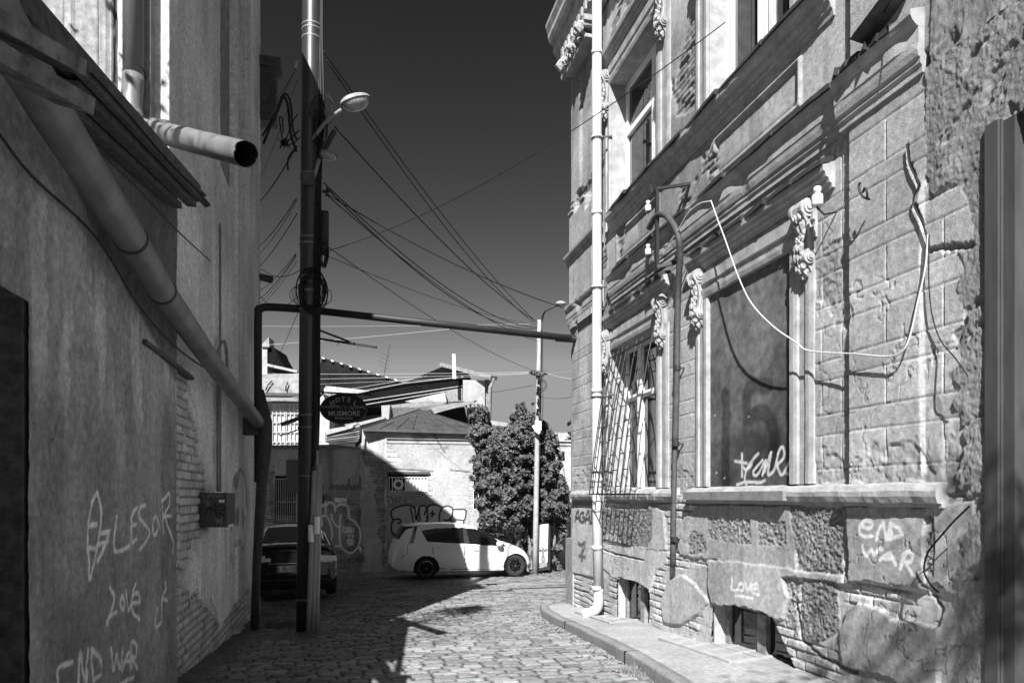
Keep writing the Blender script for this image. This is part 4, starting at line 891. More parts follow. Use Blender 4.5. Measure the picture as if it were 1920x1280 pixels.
def rearwall(U, Z):
    n1 = fbm(U*1.2, Z*1.2, 5, 901); n2 = fbm(U*7, Z*7, 4, 902); h = .02*n2
    a = .34*(1+.30*(n1-.5)*2)*(1+.1*(n2-.5)*2); a = a*(1-.35*sm(.55, .7, fbm(U*2, Z*4, 4, 903))*(Z > 1.55))
    zc = RX(780, 829)[1]; h = h+.07*sm(.03, 0, np.abs(Z-zc-.10))+.05*sm(.02, 0, np.abs(Z-zc+.02)); 
    bh, bk, bm = bricks(U, Z, .26, .085, 91)
    L = sdf(U, Z, [RX(x, y) for x, y in [(724,840),(740,845),(755,862),(730,868),(728,940),(726,1000),(724,1070)]])+.15*(n2-.5)+.02
    L = np.maximum(L, sdf(U, Z, [RX(x, y) for x, y in [(803,884),(812,886),(812,925),(806,960),(804,925)]])+.10*(n2-.5))
    L = np.maximum(L, sdf(U, Z, [RX(x, y) for x, y in [(879,884),(886,884),(886,1000),(880,1000)]])+.03*(n2-.5))
    L = np.maximum(L, sdf(U, Z, [RX(x, y) for x, y in [(900,1010),(1000,1015),(1010,1070),(890,1075)]])+.4*(n2-.5))
    k = sm(-.01, .02, L); h = h*(1-k)+(-.03+1.5*bh)*k; a = a*(1-k)+np.where(bm > .5, .42*bk, .2)*k
    cr = stroke(U+.06*(n2-.5), Z, [[RX(812, 808), RX(822, 830), RX(835, 850)], [RX(724, 879), RX(770, 881), RX(812, 884)], [RX(845, 882), RX(880, 885)]], .02); a = a*(1-.6*cr); h = h-.03*cr
    # throw-up: pale fill, dark outline
    fill = z8([(1000,412),(930,420),(850,450),(828,490),(858,548),(833,590),(835,640),(862,682),(905,672),(950,645),(1100,640),(1290,605),(1480,605),(1487,550),(1503,520),(1508,470),(1480,453),(1385,452),(1340,423),(1290,430),(1230,410),(1160,418),(1110,418),(1045,432)], RX)
    F = sm(-.01, .01, sdf(U, Z, fill)); a = a*(1-F)+F*(.62+.12*(n1-.5))*(1-.25*((U < RX(770, 0)[0])))
    O = [[(1040,440),(1000,415),(930,420),(850,450),(830,490),(850,540),(900,540),(920,560),(905,578),(890,570)],[(855,548),(835,590),(835,640),(860,682),(905,670),(950,645)],
         [(1008,440),(1022,510),(1035,585)],[(1045,433),(1048,500),(1060,545),(1070,500),(1082,440)],[(1085,430),(1083,500),(1095,545)],[(1085,430),(1110,418),(1145,425),(1150,455),(1130,500)],
         [(1075,550),(1110,590)],[(1150,520),(1165,545),(1145,560),(1160,575),(1150,590)],
         [(1155,470),(1165,425),(1225,411),(1285,428)],[(1157,470),(1165,520)],[(1205,470),(1200,520)],[(1185,490),(1225,495)],[(1205,470),(1205,490)],
         [(1290,600),(1268,560),(1268,500),(1290,440),(1340,425),(1380,442),(1385,490),(1372,530),(1340,552),(1308,548)],[(1370,552),(1390,570),(1388,595)],
         [(1385,455),(1480,454),(1506,470),(1500,520),(1487,550),(1410,544)],[(1487,550),(1478,602)]]
    q = stroke(U, Z, [cat(z8(l, RX), 4) for l in O], .028); a = a*(1-q)+.02*q
    q = stroke(U, Z, [cat(z8(l, RX), 3) for l in [[(800,340),(790,400)],[(810,340),(840,350),(810,380),(830,430)],[(850,350),(845,420)],[(850,350),(880,400),(880,345)],[(900,345),(920,350),(900,380),(925,420)],[(970,350),(945,370),(965,380),(960,420)]]], .02)*.6; a = a*(1-q)+.06*q
    zt = RX(780, 806)[1]
    cut = ((U > RX(727, 0)[0]) & (U < RX(803.5, 0)[0]) & (Z < RX(780, 884)[1]) & (Z > RX(780, 922)[1])) | ((U > RX(885, 0)[0]) & (U < RX(920, 0)[0]) & (Z < RX(890, 884)[1]) & (Z > RX(890, 956)[1])) | (Z > zt)
    return h, a, cut
wfield('wall', RP, np.arange(0, RL, .024), np.arange(-2.9, 2.3, .024), rearwall, M['wall'], ROW)
LP, LPX, LL = wframe(-9.6, 23.0, -4.1, 22.3)
def rearleft(U, Z):
    n1 = fbm(U*1.2, Z*1.2, 5, 921); n2 = fbm(U*7, Z*7, 4, 922); h = .02*n2; a = .25*(1+.4*(n1-.5)*2)*(1+.12*(n2-.5)*2)
    ux = lambda x: LPX(x, 0)[0]
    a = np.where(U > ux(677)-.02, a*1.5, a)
    bh, bk, bm = bricks(U, Z, .26, .085, 92)
    L = sdf(U, Z, [LPX(x, y) for x, y in [(685,835),(700,850),(724,868),(724,1070),(716,1060),(712,1000),(706,930),(692,880),(676,850)]])
    L = np.maximum(L, sdf(U, Z, [LPX(x, y) for x, y in [(640,930),(668,945),(678,970),(672,1010),(690,1050),(640,1068),(560,1068),(560,1040),(640,1030),(655,1000),(640,960)]]))
    L = np.maximum(L, sdf(U, Z, [LPX(x, y) for x, y in [(480,870),(515,872),(512,1000),(480,1000)]]))
    L = L+.3*(fbm(U*2.5, Z*2.5, 4, 923)-.5); k = sm(-.01, .02, L); h = h*(1-k)+(-.02+1.7*bh)*k; a = a*(1-k)+np.where(bm > .5, .24*bk, .10)*k
    stn = sm(.55, .75, fbm(U*3, Z*.5, 3, 924)); a = a*(1-.35*stn)
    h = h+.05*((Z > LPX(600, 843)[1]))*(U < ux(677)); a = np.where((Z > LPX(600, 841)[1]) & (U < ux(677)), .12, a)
    O = [[(180,400),(210,425),(240,400),(240,370)],[(245,485),(248,420),(280,390),(320,410),(330,470)],[(330,440),(370,410),(430,415),(450,450),(455,530),(500,560),(545,620),(556,700),(540,780),(500,830),(460,845),(410,820),(380,780),(370,700),(371,600),(378,500)],
         [(170,515),(195,520),(208,560),(205,640),(212,720),(240,765),(270,760),(297,720),(300,640),(270,540),(235,505),(205,530)],[(205,560),(180,500)],[(215,755),(205,780),(185,790)],[(265,730),(300,775),(370,785)],[(295,500),(310,560),(350,610),(378,598)],
         [(545,800),(555,830)],[(555,790),(565,830)]]
    q = stroke(U, Z, [cat(z8(l, LPX), 4) for l in O], .030); a = a*(1-q)+.70*q
    T = [[(410,605),(395,620),(395,645),(410,662),(425,645),(422,620),(410,605)],[(445,612),(432,620),(440,640),(445,655),(430,662)],[(455,662),(455,612),(475,660),(478,612)],[(495,625),(497,630)],[(495,650),(497,655)],
         [(440,690),(455,685),(460,700),(440,735),(465,735)],[(470,690),(485,685),(490,700),(470,735),(495,735)],[(440,755),(490,755)],[(445,772),(488,772)],
         [(330,385),(332,355),(342,385),(345,355)],[(353,358),(353,385)],[(362,355),(362,385)],[(372,358),(362,372),(374,385)],[(380,360),(380,385)],[(388,358),(402,358)],[(395,358),(395,384)],[(412,360),(404,372),(412,384),(418,372),(412,360)],[(430,356),(422,366),(430,374),(424,384)]]
    q = stroke(U, Z, [z8(l, LPX) for l in T], .02); a = a*(1-q)+.7*q
    T2 = [[(185,275),(190,230),(205,225),(215,240),(215,275)],[(285,270),(290,240),(305,235),(315,270),(325,240),(335,250)],[(350,240),(340,265),(360,272),(370,250),(355,238)],[(385,270),(390,240),(410,245),(405,270)],[(430,235),(425,265),(445,268),(455,180)],[(475,240),(470,268),(490,270),(495,245)],[(510,275),(515,240),(535,240),(535,275)],[(555,160),(555,265),(570,262)],
          [(190,370),(200,320),(240,330),(250,370),(255,320),(290,370)]]
    q = stroke(U+.03*(n2-.5), Z, [cat(z8(l, LPX), 3) for l in T2], .035)*.6; a = a*(1-q)+.03*q
    sp = 1-sm(.12, .16, np.hypot(U-z8([(205,365)], LPX)[0][0], Z-z8([(205,365)], LPX)[0][1])); a = a*(1-.8*sp)
    zt = np.where(U < ux(677), LPX(600, 834)[1], RX(780, 806)[1])
    cut = (Z > zt) | ((U > ux(516)) & (U < ux(556)) & (Z < LPX(530, 890)[1]) & (Z > LPX(530, 1000)[1]))
    return h, a, cut
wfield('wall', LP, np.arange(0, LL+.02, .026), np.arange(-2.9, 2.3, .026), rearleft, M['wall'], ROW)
b = MB()                                      # solid behind the fields
for P_, u0, u1, zt in ((RP, .1, RL-.1, 2.0), (LP, .1, LL-.1, 1.5)):
    c = P_(np.array([u0, u1, u1, u0]), np.array([-.30, -.30, -6., -6.]), np.array([-2.9]*4)); b.prism(c, (0,0,0), (0,0,zt+2.9))
b.build('wall', M['plaster_dk'], ROW)
def barwin(P_, PX, x0, x1, y0, y1, n, inner, label=None, rail=2, curly=False):
    u0 = PX(x0, y0)[0]; u1 = PX(x1, y0)[0]; z1 = PX((x0+x1)/2, y0)[1]; z0 = PX((x0+x1)/2, y1)[1]
    b = MB()
    def p(u, h, z): return P_(np.array(u), np.array(h), np.array(z))
    b.add([p(u0,-.16,z0), p(u1,-.16,z0), p(u1,-.16,z1), p(u0,-.16,z1), p(u0,0,z0), p(u1,0,z0), p(u1,0,z1), p(u0,0,z1)], [(0,1,2,3),(0,3,7,4),(1,5,6,2),(3,2,6,7),(0,4,5,1)])
    o = b.build('window', M['dark'], ROW, label=label)
    b = MB()
    for k in range(n+1): u = u0+.03+(u1-u0-.06)*k/n; b.tube([p(u, -.03, z0), p(u, -.03, z1-.07)], .016, 5)
    for v in ([.02, .86] if rail == 2 else [.02, .3, .55, .95]): b.tube([p(u0, -.03, z0+(z1-z0)*v), p(u1, -.03, z0+(z1-z0)*v)], .016, 5)
    if curly:
        for k in range(n): 
            u = u0+.03+(u1-u0-.06)*(k+.5)/n; b.tube([p(u+.06*math.cos(q), -.02, z0+.45+.06*math.sin(q)) for q in np.linspace(0, 6.28, 10)], .012, 5)
    b.build('bars', M[inner], o)
    return o, p, u0, u1, z0, z1
o, p, u0, u1, z0, z1 = barwin(RP, RX, 728, 803, 890, 921, 12, 'white', 'wide low window with white bars and a round fan')
ub = u0+(u1-u0)*.42
b = MB(); b.add([p(ub, -.08, z0), p(u1-.03, -.08, z0), p(u1-.03, -.08, z1-.08), p(ub, -.08, z1-.08), p(ub, -.10, z0), p(u1-.03, -.10, z0), p(u1-.03, -.10, z1-.08), p(ub, -.10, z1-.08)], [(0,1,2,3),(7,6,5,4),(0,4,5,1),(1,5,6,2),(2,6,7,3),(3,7,4,0)]); b.build('blind', M['white'], o)
fc_ = p(u0+(u1-u0)*.25, .02, (z0+z1)/2-.04); nd = p(0, 1, 0)-p(0, 0, 0)
b = MB(); b.tube([fc_-nd*.06, fc_+nd*.02], .17, 20); fo = b.build('fan', M['white'], o); b = MB(); b.tube([fc_+nd*.02, fc_+nd*.035], .09, 14); b.build('fan_grille', M['rust'], fo)
b = MB(); b.add([p(u0-.05, .01, z1+.0), p(u1+.05, .01, z1), p(u1+.05, .06, z1+.02), p(u0-.05, .06, z1+.02), p(u0-.05, .06, z1+.09), p(u1+.05, .06, z1+.09), p(u1+.05, -.02, z1+.11), p(u0-.05, -.02, z1+.11)], [(0,3,2,1),(3,4,5,2),(4,7,6,5),(0,7,4,3),(1,2,5,6)]); b.build('lintel', M['wood_dk'], ROW)
barwin(RP, RX, 886, 918, 888, 956, 3, 'white', 'tall window with white cross bars half hidden by creeper', 4)
barwin(LP, LPX, 516, 556, 892, 1000, 9, 'plaster', 'shaded window with pale curled bars behind the parked sedan', 4, True)
b = MB(); q = [LP(np.array(LPX(x, 0)[0]), np.array(h), np.array(LPX(550, y)[1])) for x, y, h in ((538,862,.06),(560,862,.06),(560,925,.06),(538,925,.06))]; b.prism(q, (0,0,0), (SN*.04, CS*.04, 0)); b.build('notice_board', M['rust'], ROW)
# pyramid roof with standing seams
ez = 2.17; a0 = RP(np.array(-.75), np.array(.22), np.array(ez)); a1 = RP(np.array(RX(888, 0)[0]+.6), np.array(.22), np.array(ez-.05))
a2 = RP(np.array(RX(888, 0)[0]+.6), np.array(-6.), np.array(ez)); a3 = RP(np.array(-.75), np.array(-6.), np.array(ez)); ap = at(785, 768, 25.2)
b = MB(); dz = np.array((0, 0, .07)); b.add([a0, a1, a2, a3, ap, a0-dz, a1-dz, a2-dz, a3-dz], [(0,1,4),(1,2,4),(2,3,4),(3,0,4),(5,6,1,0),(6,7,2,1),(7,8,3,2),(8,5,0,3),(8,7,6,5)])
rf = b.build('roof', M['roofm'], ROW)
b = MB()
for k in range(1, 8): q = a0+(a1-a0)*k/8; b.tube([q+(0,0,.02), q+(ap-q)*(.15+.8*(1-abs(k/4-1)))+(0,0,.02)], .014, 4)
for k in range(1, 7): q = a0+(a3-a0)*k/7; b.tube([q+(0,0,.02), q+(ap-q)*(.15+.8*(1-abs(k/3.5-1)))+(0,0,.02)], .014, 4)
for q in (a0, a1): b.tube([q+(0,0,.02), ap+(0,0,.02)], .02, 5)
b.build('seam', M['rust'], rf)
b = MB(); b.tube([at(677, 800, 22.0), at(676, 826, 22.0)], .04, 8); b.tube([at(676, 826, 22.0), at(668, 836, 21.9)], .06, 8); b.build('downpipe', M['iron'], ROW)

# ---- upper houses behind
HB = thing('gabled_house', 'upper house with dark gable roof, leaning eaves, laths and white plaster', 'house', cam2w(-4, 30, -2.5))
def part(name, poly, d, dep, m, parent, label=None):
    o = ppx(poly, d, dep).build(name, m if not isinstance(m, str) else M[m], parent, label=label); return o
WH = mat('whitewash', .31, noise=.25, scale=2.5, bump=.3, bscale=12)
DKR = mat('dark_tarred_roof', .008, spec=.05, rough=.9, noise=.4, scale=3, bump=.2, bscale=15)
BRK = mat('pale_brick', .36, noise=.4, scale=6, bump=.4, bscale=14)
part('roof', [(590,727),(603,672),(607,671),(752,716),(745,724),(692,732),(607,723),(600,745),(592,745)], 33, 5, mat('grey_sheet_roof', .012, rough=.9, spec=.1, metal=.0, noise=.5, scale=1.2, bump=.1, bscale=5), HB)
b = MB()
for k in range(9): x = 606+k*17; y = 672+k*5.1; b.obox(at(x, y-.5, 32.9), (.06, 0, -.02), (0, .05, 0), (0, 0, .03))
b.build('ridge_clips', M['white'], HB)
part('wall', [(611,723),(692,732),(700,738),(640,742),(601,738)], 32.8, 4, BRK, HB)
part('wall', [(600,738),(700,738),(725,760),(720,830),(600,830)], 31.5, 3, 'plaster_dk', HB)
part('eaves', [(636,744),(759,719),(872,690),(880,704),(872,712),(866,728),(727,761),(640,768)], 29.0, 2.5, DKR, HB)
b = MB()
for x0, y0, x1, y1, dd in ((634,742,759,718,.03),(759,718,880,704.5,.03),(640,757,867,723,.03),(650,764,866,728,.03)):
    b = MB(); b.bar(at(x0, y0, 28.9), at(x1, y1, 28.9), .03, .03); b.build('eaves_rail', M['plaster'], HB)
for x0, y0, x1, y1, sgn in ((805,697,830,686,0),(830,686,877,703,0)): pass
part('gable', [(757,718),(808,696),(830,687),(880,702),(836,711)], 30.5, 3, DKR, HB)
b = MB(); b.bar(at(831, 684.5, 29.5), at(926, 708, 28.2), .5, .16); b.build('roof_edge', M['roofl'], HB)
part('wall', [(868,712),(909,713),(909,776),(903,776),(903,759),(868,752)], 28.6, 3, WH, HB, 'tall white plastered wall under the roof edge')
part('boarding', [(834,735),(867,727),(867,752),(841,753)], 28.8, .3, 'wood', HB)
part('wall', [(759,752),(834,735),(838,755),(784,756)], 28.7, 1, WH, HB)
part('wall', [(715,760),(731,759),(729,786),(716,787)], 28.2, 1, WH, HB)
o = part('lath_wall', [(728,760),(800,751),(838,753),(812,767),(785,770),(728,786)], 28.6, .5, 'plaster_dk', HB)
b = MB()
for k in range(30): x = 733+k*3.5; y = 771-k*.35; b.bar(at(x-5, y+9-max(0, k-16)*.5, 28.55), at(x+4, y-9+min(k, 12)*.3, 28.55), .028, .02)
b.build('laths', M['wood'], o)
cano = []; V = []; F = []
for i in range(9):
    f = i/8; pa = np.array(at(806+88*f, 765-13*f, 27.6)); pb = np.array(at(814+44*f+30*f*f, 775-12*f-8*f*f, 26.4)); V += [pa, pb, pa+(0,0,.05), pb+(0,0,.05)]
for i in range(8): q = 4*i; F += [(q, q+1, q+5, q+4), (q+2, q+6, q+7, q+3), (q+1, q+3, q+7, q+5), (q, q+4, q+6, q+2)]
b = MB(); b.add(V, F); b.build('canopy', M['roofl'], HB)
part('dark_recess', [(806,770),(870,762),(878,800),(850,806)], 27.8, .5, 'dark', HB)
part('balcony_back', [(876,757),(905,757),(905,800),(876,800)], 28.2, .2, 'dark', HB)
for x in (878, 886, 892, 901): b = MB(); b.bar(at(x, 757, 27.9), at(x, 800, 27.9), .10); b.build('balcony_post', M['wood'], HB)
b = MB(); b.bar(at(876, 778, 27.85), at(905, 776, 27.85), .07); b.build('balcony_rail', M['wood'], HB)
part('side_wall', [(909,711),(920,712),(918,790),(909,790)], 28.8, 2, 'wood', HB)
b = MB(); b.tube(cat([at(926, 709, 28.2), at(921, 722, 28.2), at(918, 734, 28.2), at(917, 800, 28.2)], 4), .07, 8); b.build('gutter_pipe', M['roofl'], HB)
b = MB(); b.tube([at(852, 710, 28.0), at(851, 664, 28.0)], .075, 10); b.build('flue', M['white'], HB)
part('lean_to_roof', [(609,828),(611,806),(675,796),(676,805),(675,828)], 24.5, 1.5, 'roofl', HB)
for k in range(7): b = MB(); b.bar(at(610, 827-k*2.4, 24.4), at(674, 822-k*4.6, 24.4), .035); b.build('roof_batten', M['plaster_dk'] if k % 2 else M['rust'], HB)
part('roof_slab', [(610,806),(640,800),(664,797),(660,802),(612,815)], 24.3, .6, WH, HB)
part('roof_slab', [(650,797),(720,780),(722,784),(664,800)], 24.6, .4, 'plaster', HB)
LH = thing('glazed_house', 'upper house with large white paned windows and a pale metal roof', 'house', cam2w(-8, 29, -2.5))
part('wall', [(440,733),(598,733),(598,860),(440,860)], 28, 3, 'plaster_dk', LH)
part('roof', [(440,700),(492,702),(560,700),(600,700),(600,738),(440,738)], 27.9, .6, 'roofl', LH)
for k, (xa, ya, xb, yb) in enumerate(((510,713,498,731),(540,716,536,733),(570,716,571,733))): b = MB(); b.tube([at(xa, ya, 27.8), at((xa+xb)/2-2, (ya+yb)/2, 27.78), at(xb, yb, 27.8)], .03, 5); b.build('roof_seam', M['iron'], LH)
b = MB(); b.bar(at(440, 739, 27.5), at(600, 742, 27.5), .5, .12); b.build('eaves', M['rust'], LH)
part('chimney', [(488,650),(501,650),(501,702),(488,702)], 28.5, .8, WH, LH)
part('chimney_cap', [(490,650),(492,644),(504,632),(505,650)], 28.4, .6, 'roofl', LH)
part('dormer', [(501,655),(506,651),(515,652),(520,664),(535,690),(534,694),(501,692)], 28.6, 1.5, DKR, LH)
b = MB(); b.bar(at(501, 684, 28.3), at(558, 697, 28.3), .15, .10); b.build('parapet', WH, LH)
for wx0, wx1 in ((511,534),(537,560),(563,590)):
    f = MB(); d0 = 27.9
    for x in np.linspace(wx0, wx1, 4): f.bar(at(x, 756, d0), at(x, 845, d0), .06, .05)
    for y in (757, 766, 775, 792, 810, 828): f.bar(at(wx0, y, d0), at(wx1, y, d0), .06, .05)
    f.build('window', M['plaster'], LH); f = MB(); ppx([(wx0,757),(wx1,757),(wx1,845),(wx0,845)], 27.97, .02, f); f.build('curtained_pane', M['white'], LH)
part('brick_pier', [(594,745),(606,740),(618,780),(617,838),(596,838)], 27, .8, 'wall_brick' if 'wall_brick' in M else BRK, LH)
def antenna(x0, y0, x1, y1, d, n, label):
    t = thing('roof_antenna', label, 'antenna', at(x0, y0, d)); b = MB(); b.tube([at(x0, y0, d), at(x1, y1, d)], .02, 5); b.build('mast', M['rust'], t)
    b = MB()
    for k in range(n): f = .3+.12*k; p = np.array(at(x0+(x1-x0)*f, y0+(y1-y0)*f, d)); b.tube([p-(.30,0,-.12), p+(.12,0,-.05)], .008, 4)
    if n: b.build('element', M['rust'], t)
antenna(719, 708, 731, 646, 31, 4, 'thin television mast with short side rods standing on the dark roof ridge')
antenna(602, 674, 598, 656, 32, 0, 'short leaning rod at the top of the dark gable')
# next house along, far roofs seen through the gap
NH = thing('side_house', 'narrow strip of a further house with a small awning, left of the stone house corner', 'house', (5, 12.4, -2.2))
b = MB(); b.box((4.33, 11.6, -2.6), (9, 12.9, 1.3)); b.build('wall', M['plaster'], NH)
b = MB(); b.add([at(1064,800,13.2), at(1080,788,13.2), at(1080,778,13.4), at(1063,792,13.0), at(1064,800,14.2), at(1080,788,14.2)], [(0,1,2,3),(0,4,5,1),(3,2,5,4)]); b.build('awning', M['rust'], NH)
fl_ = thing('floodlight_arm', 'pair of short white lamp tubes sticking out beside the house corner', 'lamp', at(1072, 822, 12.5))
b = MB(); b.tube([at(1073, 822, 12.5), at(1056, 822, 12.3)], .03, 8); b.build('tube', M['white'], fl_); b = MB(); b.tube([at(1077, 824, 12.5), at(1067, 811, 12.3)], .03, 8); b.build('tube', M['white'], fl_)
b = MB(); b.box((3.61, 10.61, -2.4), (3.95, 11.05, -.70)); tag(b.build('corner_buttress', M['plaster_dk']), 'low rendered block at the foot of the stone house corner', 'wall block')
FARH = thing('distant_house', 'distant pale house with layered eaves seen between creeper and stone house', 'house', cam2w(3.5, 44, -3))
part('wall', [(1030,885),(1090,885),(1090,1010),(1030,1010)], 44, 5, WH, FARH)
for y in (872, 896, 915): part('roof', [(1030,y),(1090,y+3),(1090,y+12),(1030,y+8)], 42.5, 3, 'roofm', FARH)
part('window', [(1058,955),(1068,955),(1068,985),(1058,985)], 43.8, .3, 'dark', FARH)
FW = thing('garden_wall', 'low pale wall behind the creeper foot, left of the walker', 'wall', cam2w(2, 27, -2.7))
part('wall', [(1040,1022),(1064,1026),(1064,1085),(1040,1085)], 27, .3, 'plaster', FW)
part('wall', [(920,788),(955,793),(955,800),(920,796)], 26, .3, WH, ROW)

# ------------------------------------------------------------------ creeper
IV = thing('creeper', 'tall mass of leafy creeper swallowing the right end of the pale corner house', 'creeper', cam2w(.3, 21.9, -2.5))
LEAF = mat('creeper_leaf', .10, rough=.6, noise=.5, scale=9, bump=0, spec=.35)
outl = [(888,800),(893,780),(903,772),(912,790),(930,800),(945,803),(955,795),(962,782),(974,772),(984,757),(991,778),(1004,790),(1020,795),(1032,815),(1042,845),(1052,862),(1053,900),(1060,925),(1064,960),(1058,1000),(1046,985),(1042,1020),(1044,1068),(1034,1050),(1024,1070),(1016,1062),(1012,1000),(1000,985),(996,1060),(985,1030),(978,1050),(960,1040),(955,1010),(938,1003),(925,990),(918,1000),(905,985),(906,960),(900,930),(895,905),(890,870),(896,840),(884,815)]
pts = []
R = np.random.default_rng(7)
X_ = R.uniform(880, 1070, 110000); Y_ = R.uniform(755, 1075, 110000)
ds = sdf(X_, Y_, outl); cl = fbm(X_/13, Y_/13, 3, 950)
ok = (ds > -5+34*(.52-cl)) & (R.random(110000) < .30+1.0*(cl > .47))
X_, Y_, ds, cl = X_[ok][:46000], Y_[ok][:46000], ds[ok][:46000], cl[ok][:46000]
dep = 21.9-.75*np.clip(ds/28, 0, 1)-.55*(cl-.5)*2+R.uniform(-.25, .35, len(X_))
C = np.stack([at(x, y, 1.)*d for x, y, d in zip(X_, Y_, dep)])
n = len(C); sz = R.uniform(.026, .062, n)
nn = R.normal(size=(n, 3)); nn[:, 1] -= .8; nn[:, 2] += .5; nn /= np.linalg.norm(nn, axis=1)[:, None]
t1 = np.cross(nn, R.normal(size=(n, 3))); t1 /= np.linalg.norm(t1, axis=1)[:, None]; t2 = np.cross(nn, t1)
s1 = sz[:, None]
V = np.stack([C-t1*s1*1.25, C-t2*s1*.7+nn*s1*.15, C+t1*s1*1.25-nn*s1*.3, C+t2*s1*.7+nn*s1*.15], 1).reshape(-1, 3)
F = np.arange(n*4).reshape(-1, 4)
mk('foliage', V, F, LEAF, IV)
rr = random.Random(3)
for x0, y0, x1, y1 in ((1040,1078,1000,800),(1036,1078,1040,900),(1000,1076,960,820),(990,1076,905,830),(1038,1078,1025,850)):
    b = MB(); b.tube([at(x0+(x1-x0)*f+rr.uniform(-3, 3), y0+(y1-y0)*f, 21.6) for f in np.linspace(0, 1, 9)], list(np.linspace(.07, .02, 9)), 6); b.build('stem', M['wood'], IV)
b = MB(); 
for k in range(60):                           # hanging shoots
    x, y = rr.choice(outl); p = np.array(at(x+rr.uniform(-4, 4), y+rr.uniform(-4, 4), 21.5)); q = p+(rr.uniform(-.35,.35), 0, rr.uniform(-.35,.25)); b.tube([p, (p+q)/2+(0,0,.05), q], .006, 3)
b.build('shoots', M['wood'], IV)
LITTER = MB(); 
for k in range(260):
    p = onG(rr.uniform(985, 1060), rr.uniform(1066, 1082)); LITTER.ball(p+(0,0,.03), (.05*rr.random()+.02, .04, .025), 5, 4)
tag(LITTER.build('leaf_litter', LEAF), kind='stuff')
sg = thing('tall_sign', 'tall narrow white sign with dark emblems, standing by the far lamp post', 'sign', at(1022, 1075, 20.9))
b = ppx([(1010,984),(1028,981),(1026,1062),(1009,1066)], 20.9, .06); b.build('board', M['white'], sg)
b = MB()
for poly in ([(1011,1027),(1018,1030),(1026,1026),(1026,1030),(1018,1033),(1011,1031)],[(1016,1024),(1020,1024),(1020,1035),(1016,1035)],[(1015,1036),(1021,1036),(1021,1042),(1015,1042)],[(1013,1045),(1018,1043),(1023,1045),(1021,1052),(1018,1054),(1015,1051)],[(1010,1055),(1026,1053),(1026,1061),(1010,1065)]):
    ppx(poly, 20.85, .03, b)
b.build('emblem', M['plaster_dk'], sg)
b = MB(); b.bar(at(1006, 1068, 20.8), at(1031, 1064, 20.8), .08, .08); b.tube([at(1030, 982, 21), at(1030, 1078, 21)], .04, 6); b.build('frame', M['iron'], sg)

# ------------------------------------------------------------------ far lamp post
def post_pt(y, dx=0): f = (y-600)/480; return at(1011-8*f+dx, y, 20.6)
FP = thing('lamp_post', 'far pale lamp post with curved arm, standing before the creeper', 'lamp post', post_pt(1082))
b = MB(); b.tube([post_pt(y) for y in (1084, 980, 860, 730, 600)], [.085, .08, .075, .065, .055], 12); b.build('pole', M['plaster'], FP, smooth=True)
b = MB(); b.tube(cat([post_pt(622, 4), post_pt(600, 5), at(1022, 584, 20.3), at(1034, 577, 20.1), at(1046, 572, 20.0)], 6), .03, 8); b.build('arm', M['rust'], FP, smooth=True)
b = MB(); b.ball(at(1052, 569, 20.0), (.16, .12, .07), 10, 6); b.build('lamp_head', M['plaster'], FP, smooth=True)
b = MB(); ppx([(1003,788),(1015,789),(1015,807),(1004,806)], 20.3, .16, b); jb = b.build('junction_box', M['white'], FP)
b = MB(); b.tube([at(1000, 798, 20.4), at(1006, 808, 20.35), at(1012, 812, 20.35)], .05, 8); b.build('box_base', M['white'], FP)
b = MB()
for k in range(34): x = 996+k*.9; b.ball(at(x+rr.uniform(-1, 1), 698+rr.uniform(-2, 8)*(1-abs(k-17)/20), 20.5), .05, 5, 4)
b.bar(at(996, 696, 20.55), at(1026, 697, 20.55), .05); b.build('insulator_rack', M['iron'], FP)
b = MB()
for k in range(5): b.tube([post_pt(620+k, 5+k*.4), post_pt(760, 6+rr.uniform(-2, 4)), post_pt(800+k*30, 3)], .008, 4)
for k in range(3): b.tube([post_pt(706)+np.array((.25*math.cos(q)*(.5+k*.1)+.1, 0, -.25-.3*math.sin(q)*(.4+k*.12))) for q in np.linspace(0, 6.28, 14)], .006, 4)
for k in range(50):
    y = rr.uniform(700, 800); p = post_pt(y, rr.uniform(-4, 4)); b.ball(p-(0, .1, 0), .035, 4, 3)
b.build('cable_tangle', M['wire'], FP)

